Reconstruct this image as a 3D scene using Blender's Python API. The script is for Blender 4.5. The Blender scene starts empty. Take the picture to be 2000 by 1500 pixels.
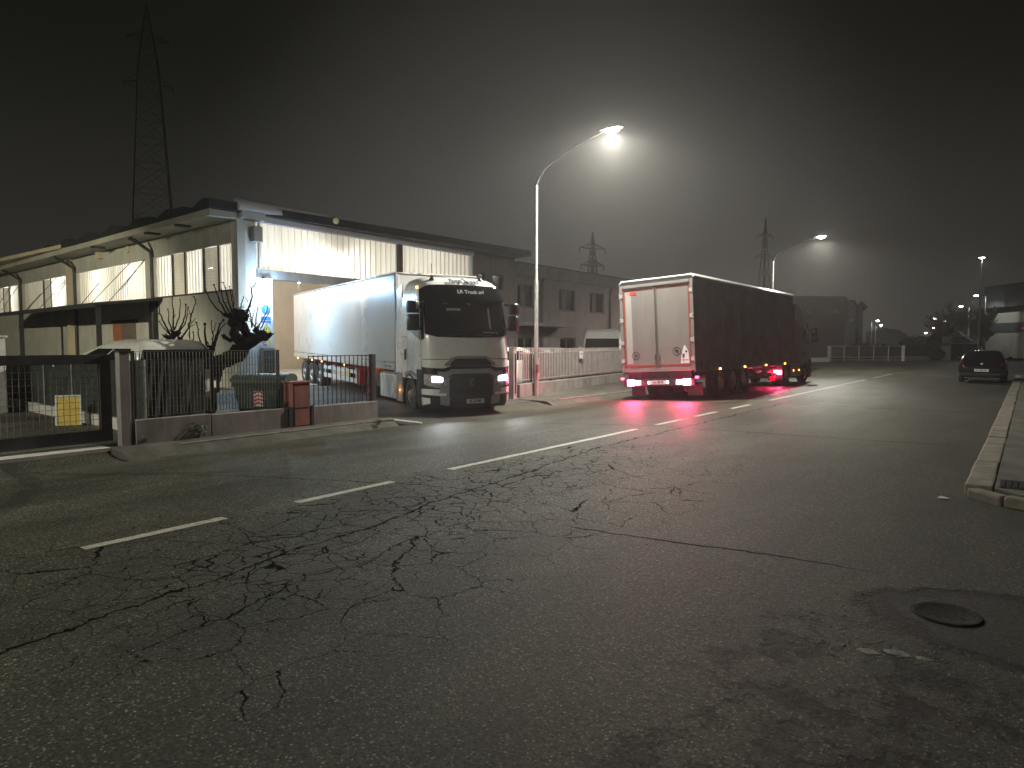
import bpy, math, random
from mathutils import Matrix, Vector
R = math.radians
rnd = random.Random(7)
sc = bpy.context.scene
col = sc.collection

# ------------------------------------------------------------------ camera
CAMH, PITCH, YAW, FPX = 1.7, R(3.3589), R(37.268), 1329.0
cam = bpy.data.cameras.new('camera')
cam.sensor_width = 36.0
cam.lens = 36.0 * FPX / 2000.0
cam.clip_start, cam.clip_end = 0.05, 2000
camo = bpy.data.objects.new('camera', cam)
col.objects.link(camo)
camo.location = (0, 0, CAMH)
camo.rotation_euler = (R(90) - PITCH, 0, YAW)
sc.camera = camo

# ------------------------------------------------------------------ night sky
world = bpy.data.worlds.new('World')
sc.world = world
world.use_nodes = True
wn = world.node_tree
wbg = wn.nodes['Background']
w_tc = wn.nodes.new('ShaderNodeTexCoord')
w_sep = wn.nodes.new('ShaderNodeSeparateXYZ')
wn.links.new(w_tc.outputs['Generated'], w_sep.inputs[0])
w_rmp = wn.nodes.new('ShaderNodeValToRGB')
wn.links.new(w_sep.outputs['Z'], w_rmp.inputs[0])
w_rmp.color_ramp.interpolation = 'EASE'
w_rmp.color_ramp.elements[0].position = 0.0
w_rmp.color_ramp.elements[0].color = (.036, .0345, .029, 1)      # town glow low in the overcast
w_rmp.color_ramp.elements[1].position = .38
w_rmp.color_ramp.elements[1].color = (.0048, .0050, .0036, 1)
# town glow: the low cloud is brighter over the built-up side, down the street
w_dot = wn.nodes.new('ShaderNodeVectorMath')
w_dot.operation = 'DOT_PRODUCT'
wn.links.new(w_tc.outputs['Generated'], w_dot.inputs[0])
_a = YAW - math.atan(60 / FPX)
w_dot.inputs[1].default_value = (-math.sin(_a) * .998, math.cos(_a) * .998, .06)
w_lob = wn.nodes.new('ShaderNodeMapRange')
w_lob.interpolation_type = 'SMOOTHSTEP'
wn.links.new(w_dot.outputs['Value'], w_lob.inputs[0])
w_lob.inputs[1].default_value = .86
w_lob.inputs[2].default_value = 1.0
w_add = wn.nodes.new('ShaderNodeMix')
w_add.data_type = 'RGBA'
w_add.blend_type = 'ADD'
wn.links.new(w_lob.outputs[0], w_add.inputs[0])
wn.links.new(w_rmp.outputs[0], w_add.inputs[6])
w_add.inputs[7].default_value = (.042, .041, .038, 1)
wn.links.new(w_add.outputs[2], wbg.inputs['Color'])
wbg.inputs['Strength'].default_value = 1.0

# ------------------------------------------------------------------ render settings
sc.view_settings.view_transform = 'Standard'
sc.view_settings.look = 'None'
sc.view_settings.exposure = 0.0
sc.view_settings.gamma = 1.0
sc.render.engine = 'CYCLES'
cy = sc.cycles
cy.use_denoising = True
cy.max_bounces = 6
cy.diffuse_bounces = 3
cy.glossy_bounces = 3
cy.transmission_bounces = 4
cy.volume_bounces = 0
cy.transparent_max_bounces = 6
cy.sample_clamp_indirect = 3.0
cy.sample_clamp_direct = 0.0
cy.caustics_reflective = False
cy.caustics_refractive = False
cy.blur_glossy = 1.0

# light strengths (watts)
P_STREET = 7600
P_STREET_LEFT = 5400
P_YARD = 22000
P_FLOOD = 430
P_HALL = 480
HAZE_DENS = 0.0013


# ------------------------------------------------------------------ helpers
def px(x, y, d):
    """point d metres in front of the photographer in the direction of photo pixel x, y"""
    u = (x - 1000) / FPX
    v = (750 - y) / FPX
    cp, sp = math.cos(PITCH), math.sin(PITCH)
    fw = cp + v * sp
    up = v * cp - sp
    return Vector(((u * math.cos(YAW) - fw * math.sin(YAW)) * d, (u * math.sin(YAW) + fw * math.cos(YAW)) * d, CAMH + up * d))


def pxg(x, y, z=0.0):
    q = px(x, y, 1.0)
    d = (z - CAMH) / (q.z - CAMH)
    return Vector((q.x * d, q.y * d, z))


class MB:
    """collects shapes, then links them as one mesh object"""

    def __init__(self):
        self.v, self.f = [], []

    def add(self, vs, fs):
        n = len(self.v)
        self.v += [Vector(p) for p in vs]
        self.f += [tuple(n + i for i in f) for f in fs]
        return self

    def box(self, c, s, rz=0.0, rot=None):
        hx, hy, hz = s[0] / 2, s[1] / 2, s[2] / 2
        M = rot if rot else Matrix.Rotation(rz, 3, 'Z')
        c = Vector(c)
        vs = [c + M @ Vector((a * hx, b * hy, e * hz)) for a in (-1, 1) for b in (-1, 1) for e in (-1, 1)]
        return self.add(vs, [(0, 1, 3, 2), (4, 6, 7, 5), (0, 4, 5, 1), (2, 3, 7, 6), (0, 2, 6, 4), (1, 5, 7, 3)])

    def bx(self, x0, x1, y0, y1, z0, z1):
        return self.box(((x0 + x1) / 2, (y0 + y1) / 2, (z0 + z1) / 2), (abs(x1 - x0), abs(y1 - y0), abs(z1 - z0)))

    def bar(self, a, b, w, h=None, up=(0, 0, 1)):
        """rectangular bar from a to b"""
        a, b = Vector(a), Vector(b)
        h = h or w
        d = (b - a).normalized()
        u = Vector(up)
        if abs(d.dot(u)) > .98:
            u = Vector((1, 0, 0))
        s = d.cross(u).normalized()
        t = s.cross(d)
        vs = []
        for p in (a, b):
            for i, j in ((-1, -1), (1, -1), (1, 1), (-1, 1)):
                vs.append(p + s * (i * w / 2) + t * (j * h / 2))
        return self.add(vs, [(0, 1, 2, 3), (7, 6, 5, 4), (0, 4, 5, 1), (1, 5, 6, 2), (2, 6, 7, 3), (3, 7, 4, 0)])

    def tube(self, pts, rs, n=8, cap=True):
        pts = [Vector(p) for p in pts]
        if not isinstance(rs, (list, tuple)):
            rs = [rs] * len(pts)
        base = len(self.v)
        prev = None
        for i, p in enumerate(pts):
            d = (pts[min(i + 1, len(pts) - 1)] - pts[max(i - 1, 0)])
            d = d.normalized() if d.length > 1e-9 else Vector((0, 0, 1))
            if prev is None:
                u = Vector((1, 0, 0)) if abs(d.x) < .9 else Vector((0, 1, 0))
            else:
                u = prev
            s = d.cross(u).normalized()
            t = s.cross(d).normalized()
            prev = t
            prev = t
            for k in range(n):
                a = 2 * math.pi * k / n
                self.v.append(p + (t * math.cos(a) + s * math.sin(a)) * rs[i])
        for i in range(len(pts) - 1):
            for k in range(n):
                a = base + i * n + k
                b = base + i * n + (k + 1) % n
                self.f.append((a, b, b + n, a + n))
        if cap:
            self.f.append(tuple(base + k for k in range(n))[::-1])
            self.f.append(tuple(base + (len(pts) - 1) * n + k for k in range(n)))
        return self

    def prism(self, poly, z0, z1):
        n = len(poly)
        vs = [(p[0], p[1], z0) for p in poly] + [(p[0], p[1], z1) for p in poly]
        fs = [tuple(range(n))[::-1], tuple(range(n, 2 * n))]
        fs += [(i, (i + 1) % n, n + (i + 1) % n, n + i) for i in range(n)]
        return self.add(vs, fs)

    def slab(self, poly3, nrm, th):
        """flat polygon given by 3-D points, thickened along nrm"""
        nrm = Vector(nrm).normalized() * th
        n = len(poly3)
        vs = [Vector(p) for p in poly3] + [Vector(p) + nrm for p in poly3]
        fs = [tuple(range(n))[::-1], tuple(range(n, 2 * n))]
        fs += [(i, (i + 1) % n, n + (i + 1) % n, n + i) for i in range(n)]
        return self.add(vs, fs)

    def lathe(self, prof, c, axis=(0, 0, 1), n=24):
        """prof: (radius, height along axis)"""
        ax = Vector(axis).normalized()
        u = Vector((1, 0, 0)) if abs(ax.x) < .9 else Vector((0, 0, 1))
        s = ax.cross(u).normalized()
        t = s.cross(ax)
        c = Vector(c)
        base = len(self.v)
        for r, h in prof:
            for k in range(n):
                a = 2 * math.pi * k / n
                self.v.append(c + ax * h + (s * math.cos(a) + t * math.sin(a)) * max(r, 1e-4))
        for i in range(len(prof) - 1):
            for k in range(n):
                a = base + i * n + k
                b = base + i * n + (k + 1) % n
                self.f.append((a, b, b + n, a + n))
        return self

    def blob(self, c, r, seed=0, sx=1, sy=1, sz=1, rough=.25, n=7, m=9):
        q = random.Random(seed)
        c = Vector(c)
        base = len(self.v)
        for i in range(n + 1):
            th = math.pi * i / n
            for k in range(m):
                ph = 2 * math.pi * k / m
                rr = r * (1 + q.uniform(-rough, rough))
                self.v.append(c + Vector((sx * math.sin(th) * math.cos(ph), sy * math.sin(th) * math.sin(ph), sz * math.cos(th))) * rr)
        for i in range(n):
            for k in range(m):
                a = base + i * m + k
                b = base + i * m + (k + 1) % m
                self.f.append((a, b, b + m, a + m))
        return self

    def build(self, name, mat, parent=None, M=None, world=False, smooth=None, bevel=0.0, label=None):
        vs = self.v
        if M is not None:
            vs = [M @ p for p in vs]
        if world and parent is not None:
            root = parent
            chain = []
            while root is not None:
                chain.append(root)
                root = root.parent
            W = Matrix.Identity(4)
            for o in reversed(chain):
                W = W @ o.matrix_basis
            Wi = W.inverted()
            vs = [Wi @ p for p in vs]
        me = bpy.data.meshes.new(name)
        me.from_pydata([tuple(p) for p in vs], [], self.f)
        me.materials.append(mat)
        if smooth is not None:
            me.polygons.foreach_set('use_smooth', [True] * len(me.polygons))
            me.set_sharp_from_angle(angle=R(smooth))
        me.update()
        o = bpy.data.objects.new(name, me)
        col.objects.link(o)
        if parent is not None:
            o.parent = parent
        if bevel:
            b = o.modifiers.new('bevel', 'BEVEL')
            b.width = bevel
            b.segments = 2
            b.limit_method = 'ANGLE'
            b.angle_limit = R(40)
        if label:
            o['label'] = label
        return o


def thing(name, label, cat, loc=(0, 0, 0), rz=0.0, group=None):
    o = bpy.data.objects.new(name, None)
    col.objects.link(o)
    o.empty_display_size = .2
    o.location = loc
    o.rotation_euler = (0, 0, rz)
    o['label'] = label
    o['category'] = cat
    if group:
        o['group'] = group
    return o


def tag(o, label, cat, group=None):
    o['label'] = label
    o['category'] = cat
    if group:
        o['group'] = group
    return o


def struct(o):
    o['kind'] = 'structure'
    return o


def dup(o, parent=None, loc=None):
    c = o.copy()
    col.objects.link(c)
    if parent is not None:
        c.parent = parent
    if loc is not None:
        c.location = loc
    for ch in list(o.children):
        dup(ch, c)
    return c


FONT = None


def text(name, s, size, mat, parent, M, align='CENTER', bold=0.0, ext=.002, sx=1.0):
    cu = bpy.data.curves.new(name, 'FONT')
    cu.body = s
    cu.size = size
    cu.align_x = align
    cu.align_y = 'CENTER'
    cu.extrude = ext
    cu.offset = bold
    cu.resolution_u = 3
    t = bpy.data.objects.new(name, cu)
    col.objects.link(t)
    dg = bpy.context.evaluated_depsgraph_get()
    me = bpy.data.meshes.new_from_object(t.evaluated_get(dg))
    bpy.data.objects.remove(t)
    bpy.data.curves.remove(cu)
    me.transform(M @ Matrix.Diagonal((sx, 1, 1, 1)))
    me.materials.clear()
    me.materials.append(mat)
    o = bpy.data.objects.new(name, me)
    col.objects.link(o)
    o.parent = parent
    return o


def facing(c, right, up):
    """matrix that puts text on a plane: c centre, right = reading direction, up"""
    r, u = Vector(right).normalized(), Vector(up).normalized()
    n = r.cross(u)
    M = Matrix.Identity(4)
    for i in range(3):
        M[i][0], M[i][1], M[i][2], M[i][3] = r[i], u[i], n[i], c[i]
    return M


# ------------------------------------------------------------------ materials
def nodes(name):
    m = bpy.data.materials.new(name)
    m.use_nodes = True
    nt = m.node_tree
    return m, nt, nt.nodes['Principled BSDF']


class G:
    """tiny node builder"""

    def __init__(self, nt):
        self.nt = nt

    def n(self, typ, **kw):
        nd = self.nt.nodes.new(typ)
        for k, v in kw.items():
            setattr(nd, k, v)
        return nd

    def link(self, a, b):
        self.nt.links.new(a, b)

    def val(self, sock, x):
        if hasattr(x, 'is_linked') or hasattr(x, 'links'):
            self.link(x, sock)
        else:
            sock.default_value = x

    def math(self, op, a, b=0.0, c=None, clamp=False):
        nd = self.n('ShaderNodeMath', operation=op, use_clamp=clamp)
        self.val(nd.inputs[0], a)
        self.val(nd.inputs[1], b)
        if c is not None:
            self.val(nd.inputs[2], c)
        return nd.outputs[0]

    def coord(self, scale=(1, 1, 1), rot=(0, 0, 0)):
        tc = self.n('ShaderNodeTexCoord')
        mp = self.n('ShaderNodeMapping')
        self.link(tc.outputs['Object'], mp.inputs[0])
        mp.inputs['Scale'].default_value = scale
        mp.inputs['Rotation'].default_value = rot
        return mp.outputs[0]

    def noise(self, vec, scale, detail=3, rough=.55, dist=0.0):
        nd = self.n('ShaderNodeTexNoise')
        self.link(vec, nd.inputs['Vector'])
        nd.inputs['Scale'].default_value = scale
        nd.inputs['Detail'].default_value = detail
        nd.inputs['Roughness'].default_value = rough
        nd.inputs['Distortion'].default_value = dist
        return nd.outputs['Fac']

    def noisec(self, vec, scale, detail=3):
        nd = self.n('ShaderNodeTexNoise')
        self.link(vec, nd.inputs['Vector'])
        nd.inputs['Scale'].default_value = scale
        nd.inputs['Detail'].default_value = detail
        return nd.outputs['Color']

    def vor(self, vec, scale, feature='F1', out='Distance', rnd_=1.0):
        nd = self.n('ShaderNodeTexVoronoi', feature=feature)
        self.link(vec, nd.inputs['Vector'])
        nd.inputs['Scale'].default_value = scale
        nd.inputs['Randomness'].default_value = rnd_
        return nd.outputs[out]

    def ramp(self, x, a, b, lo=0.0, hi=1.0, smooth=True):
        nd = self.n('ShaderNodeMapRange')
        nd.interpolation_type = 'SMOOTHSTEP' if smooth else 'LINEAR'
        self.link(x, nd.inputs[0])
        nd.inputs[1].default_value = a
        nd.inputs[2].default_value = b
        nd.inputs[3].default_value = lo
        nd.inputs[4].default_value = hi
        return nd.outputs[0]

    def mix(self, f, a, b, blend='MIX'):
        nd = self.n('ShaderNodeMix', data_type='RGBA', blend_type=blend)
        self.val(nd.inputs[0], f)
        for s, x in ((nd.inputs[6], a), (nd.inputs[7], b)):
            if isinstance(x, (tuple, list)):
                s.default_value = (x[0], x[1], x[2], 1)
            else:
                self.link(x, s)
        return nd.outputs[2]

    def bump(self, h, strength=.3, dist=.01, prev=None):
        nd = self.n('ShaderNodeBump')
        nd.inputs['Strength'].default_value = strength
        nd.inputs['Distance'].default_value = dist
        self.link(h, nd.inputs['Height'])
        if prev is not None:
            self.link(prev, nd.inputs['Normal'])
        return nd.outputs[0]


def mk(name, c, rough=.6, metal=0.0, var=.18, vs=2.5, bump=0.0, bs=60.0, coat=0.0, spec=.5, streak=0.0, dirt=None, dirt_amt=.35, dirt_s=1.3, rvar=.12):
    m, nt, b = nodes(name)
    g = G(nt)
    co = g.coord()
    n1 = g.noise(co, vs, 5, .6)
    lo = tuple(x * (1 - var) for x in c)
    hi = tuple(min(1, x * (1 + var)) for x in c)
    colr = g.mix(g.ramp(n1, .3, .7), lo, hi)
    if streak:
        cs = g.coord((1, 1, .07))
        s1 = g.noise(cs, 3.2, 4, .65)
        colr = g.mix(g.ramp(s1, .42, .72, 0, streak), colr, tuple(x * .45 for x in c))
    if dirt:
        d1 = g.noise(co, dirt_s, 6, .68)
        colr = g.mix(g.ramp(d1, .48, .72, 0, dirt_amt), colr, dirt)
    g.link(colr, b.inputs['Base Color'])
    rr = g.ramp(g.noise(co, vs * 2.3, 3), .3, .7, max(.03, rough - rvar), min(1, rough + rvar))
    g.link(rr, b.inputs['Roughness'])
    b.inputs['Metallic'].default_value = metal
    b.inputs['Specular IOR Level'].default_value = spec
    b.inputs['Coat Weight'].default_value = coat
    b.inputs['Coat Roughness'].default_value = .08
    if bump:
        g.link(g.bump(g.noise(co, bs, 4), bump, .01), b.inputs['Normal'])
    return m


def glow(name, c, s):
    m, nt, b = nodes(name)
    b.inputs['Base Color'].default_value = (c[0] * .5, c[1] * .5, c[2] * .5, 1)
    b.inputs['Roughness'].default_value = .25
    b.inputs['Emission Color'].default_value = (c[0], c[1], c[2], 1)
    b.inputs['Emission Strength'].default_value = s
    return m


def lamp_light(name, kind, loc, power, c, parent=None, size=.1, aim=None, angle=150, blend=.6):
    l = bpy.data.lights.new(name, kind)
    l.energy = power
    l.color = c
    if kind == 'AREA':
        l.size = size
    else:
        l.shadow_soft_size = size
    if kind == 'SPOT':
        l.spot_size = R(angle)
        l.spot_blend = blend
    o = bpy.data.objects.new(name, l)
    col.objects.link(o)
    o.location = loc
    if aim is not None:
        o.rotation_euler = Vector(aim).to_track_quat('-Z', 'Y').to_euler()
    if parent is not None:
        o.parent = parent
    return o


M = {}
M['plaster'] = mk('pale_plaster', (.46, .45, .42), .85, var=.1, vs=1.2, bump=.12, bs=50, streak=.25)
M['plaster_white'] = mk('white_painted_concrete', (.60, .60, .58), .75, var=.08, vs=1.5, bump=.08, streak=.18)
M['plaster_office'] = mk('grey_office_plaster', (.165, .140, .134), .9, var=.1, vs=.9, bump=.1, streak=.3)
M['band_office'] = mk('dark_office_band', (.145, .132, .130), .9, var=.12, vs=.8, streak=.25)
M['soffit'] = mk('grey_soffit_concrete', (.40, .39, .35), .9, var=.15, vs=.7, streak=.15)
M['roof_dark'] = mk('dark_roof_sheet', (.016, .018, .019), .8, var=.3, vs=2)
M['fascia'] = mk('grey_metal_fascia', (.50, .52, .57), .55, .1, var=.08, vs=1.0)
M['lintel'] = mk('grey_steel_lintel', (.22, .22, .23), .5, .3, var=.1)
M['interior'] = mk('beige_interior_wall', (.55, .47, .36), .85, var=.08, vs=.8)
M['concrete'] = mk('worn_concrete', (.30, .285, .255), .9, var=.22, vs=2.2, bump=.35, bs=35, dirt=(.09, .09, .075), dirt_amt=.6)
M['concrete_pale'] = mk('pale_concrete', (.46, .44, .40), .85, var=.15, vs=2.2, bump=.25, bs=35, dirt=(.2, .19, .16), dirt_amt=.4)
M['wall_low'] = mk('weathered_low_wall', (.24, .225, .205), .9, var=.2, vs=1.6, bump=.3, bs=30, streak=.45, dirt=(.10, .09, .08), dirt_amt=.5)
M['steel_galv'] = mk('galvanised_steel', (.42, .42, .40), .45, .75, var=.15, vs=5)
M['steel_dark'] = mk('dark_painted_steel', (.035, .035, .038), .55, .2, var=.25, vs=4, dirt=(.09, .06, .045), dirt_amt=.4, dirt_s=6)
M['steel_mid'] = mk('grey_grating_steel', (.24, .24, .22), .55, .2, var=.2, vs=6)
M['white_bar'] = mk('off_white_painted_bar', (.33, .29, .28), .6, .0, var=.15, vs=4)
M['brick_red'] = mk('red_painted_cabinet', (.27, .105, .085), .75, var=.18, vs=3, bump=.15, streak=.25)
M['bark'] = mk('dark_bark', (.009, .008, .007), .95, spec=.05, var=.4, vs=9, bump=.8, bs=25)
M['green_bin'] = mk('dark_green_plastic', (.025, .042, .028), .5, var=.25, vs=3, dirt=(.06, .06, .05))
M['yellow'] = mk('faded_yellow_board', (.62, .46, .09), .6, var=.15, vs=5)
M['white'] = mk('plain_white', (.72, .72, .70), .5, var=.05)
M['dark_net'] = mk('dark_green_netting', (.018, .022, .018), .9, var=.4, vs=8)
M['backing'] = mk('dark_brown_backing_sheet', (.022, .018, .018), .8, var=.3, vs=3, streak=.3)
M['rubber'] = mk('tyre_rubber', (.022, .022, .023), .8, var=.25, vs=8, dirt=(.06, .055, .05), dirt_amt=.4, dirt_s=5)
M['rim'] = mk('steel_rim', (.34, .33, .31), .45, .6, var=.2, vs=8, dirt=(.08, .07, .06), dirt_amt=.5, dirt_s=8)
M['cab_white'] = mk('white_truck_paint', (.80, .80, .79), .28, var=.04, vs=1.5, coat=.5, rvar=.03)
M['trailer_white'] = mk('white_trailer_skin', (.62, .63, .625), .30, var=.015, vs=.4, coat=.15, rvar=.03)
M['cab_grey'] = mk('grey_bumper_plastic', (.27, .26, .27), .5, var=.08, vs=4)
M['cab_black'] = mk('black_trim_plastic', (.016, .016, .018), .45, var=.2, vs=5)
M['cab_mesh'] = mk('black_grille_mesh', (.012, .012, .014), .6, var=.3, vs=30)
M['chassis'] = mk('dark_chassis', (.02, .02, .022), .7, var=.3, vs=4)
M['chassis_red'] = mk('red_chassis_paint', (.42, .02, .025), .5, var=.2, vs=4)
M['alu'] = mk('aluminium_rail', (.55, .55, .54), .35, .8, var=.08, vs=3)
M['glass_dark'] = mk('dark_window_glass', (.008, .009, .010), .06, var=.2, vs=1, rvar=.02, spec=.6)
M['glass_office'] = mk('dark_office_glass', (.010, .012, .012), .12, var=.4, vs=1.2, rvar=.04)
M['frame_dark'] = mk('brown_window_frame', (.060, .045, .038), .6, var=.15)
M['curtain'] = mk('dark_grey_tarpaulin', (.080, .086, .096), .55, var=.2, vs=.8, bump=.15, bs=6, streak=.3)
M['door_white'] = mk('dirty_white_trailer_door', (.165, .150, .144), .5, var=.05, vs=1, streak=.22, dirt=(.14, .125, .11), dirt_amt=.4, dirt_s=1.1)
M['pale_strip'] = mk('pale_door_strip', (.30, .285, .27), .5, var=.05, streak=.15)
M['red_tape'] = mk('red_reflective_tape', (.20, .026, .020), .4, var=.12, vs=6)
M['cab_lamplit'] = mk('lamplit_brown_paint', (.34, .15, .07), .35, var=.05, coat=.3, rvar=.02)  # brown-orange tone that the lights give the cab, put into its colour
M['car_paint'] = mk('black_blue_car_paint', (.004, .0045, .008), .14, var=.05, coat=.25, spec=.3, rvar=.02)
M['van_white'] = mk('white_van_paint', (.58, .57, .52), .35, var=.05, coat=.3, dirt=(.4, .38, .33), dirt_amt=.3)
M['van_grey'] = mk('grey_van_paint', (.30, .29, .28), .4, var=.08, coat=.3)
M['lens_clear'] = mk('clear_lamp_lens', (.50, .50, .52), .15, .3, var=.3, vs=14, rvar=.05)
M['lens_red'] = mk('unlit_red_lens', (.05, .006, .006), .15, var=.15, vs=9)
M['blue_text'] = mk('dark_blue_lettering', (.02, .025, .07), .5, var=.05)
M['white_text'] = mk('white_lettering', (.62, .62, .62), .5, var=.05)
M['black_text'] = mk('black_lettering', (.015, .015, .015), .6, var=.05)
M['sign_blue'] = mk('blue_sign_film', (.03, .16, .55), .4, var=.06)
M['sign_yellow'] = mk('yellow_sign_film', (.75, .58, .08), .4, var=.06)
M['sign_red'] = mk('red_sign_film', (.55, .04, .035), .4, var=.06)
M['sign_board'] = mk('white_sign_board', (.60, .63, .66), .45, var=.05)
M['line'] = None
M['roller'] = mk('orange_brown_door', (.33, .12, .06), .6, var=.12, streak=.2)
M['roller_grey'] = mk('grey_brown_door', (.15, .12, .10), .6, var=.12, streak=.2)
M['far_building'] = mk('dark_blue_grey_cladding', (.028, .032, .036), .8, var=.12, vs=.3, streak=.2)
M['far_wall'] = mk('pale_far_wall', (.34, .33, .26), .85, var=.15, vs=.3, streak=.3)
M['far_dark'] = mk('dark_far_band', (.045, .05, .042), .85, var=.2, vs=.4)
M['leaf'] = mk('dull_green_leaves', (.035, .045, .020), .7, var=.4, vs=3)
M['leaf_brown'] = mk('brown_green_leaves', (.09, .075, .03), .7, var=.4, vs=3)
M['twig'] = mk('grey_brown_twigs', (.075, .066, .052), .9, var=.3, vs=4)
M['pylon'] = mk('dark_lattice_steel', (.03, .032, .032), .7, .2, var=.2)
M['pylon_red'] = mk('red_lit_lattice_steel', (.22, .05, .045), .7, .2, var=.2)  # red of the mast's lights put into the steel colour
M['cast_iron'] = mk('cast_iron', (.013, .0125, .011), .85, .0, spec=.12, var=.4, vs=20, bump=.5, bs=60)

# emitters
M['e_street'] = glow('street_lamp_glass', (1, .95, .80), 130)
M['e_far'] = glow('far_lamp_glass', (.96, .98, 1), 60)
M['e_flood'] = glow('floodlight_glass', (.80, .91, 1), 160)
M['e_head'] = glow('headlamp_led', (.95, .98, 1), 42)
M['e_amber'] = glow('amber_marker_lens', (1, .42, .06), 14)
M['e_tail'] = glow('lit_tail_lens', (1, .055, .16), 12)
M['e_tail_hot'] = glow('lit_brake_lens', (1, .06, .18), 480)
M['e_plate'] = glow('number_plate_lamp', (1, .62, .55), 26)
M['e_warm'] = glow('bulkhead_lamp_glass', (1, .85, .5), .10)
M['e_hall'] = glow('hall_lamp_tube', (1, .92, .72), 25)


def mat_panel():
    m, nt, b = nodes('translucent_corrugated_panel')
    g = G(nt)
    co = g.coord((1, 1, .25))
    c = g.mix(g.ramp(g.noise(co, 1.6, 4), .35, .7), (.88, .87, .81), (.80, .78, .70))
    c = g.mix(g.ramp(g.noise(g.coord((1, 1, .1)), 5, 4), .5, .75, 0, .3), c, (.40, .33, .22))
    tr = g.n('ShaderNodeBsdfTranslucent')
    g.link(c, tr.inputs[0])
    df = g.n('ShaderNodeBsdfDiffuse')
    g.link(c, df.inputs[0])
    gl = g.n('ShaderNodeBsdfGlossy')
    gl.inputs['Roughness'].default_value = .3
    mx = g.n('ShaderNodeMixShader')
    mx.inputs[0].default_value = .42
    g.link(tr.outputs[0], mx.inputs[1])
    g.link(df.outputs[0], mx.inputs[2])
    m2 = g.n('ShaderNodeMixShader')
    m2.inputs[0].default_value = .04
    g.link(mx.outputs[0], m2.inputs[1])
    g.link(gl.outputs[0], m2.inputs[2])
    g.link(m2.outputs[0], nt.nodes['Material Output'].inputs['Surface'])
    return m


M['panel'] = mat_panel()


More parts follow.
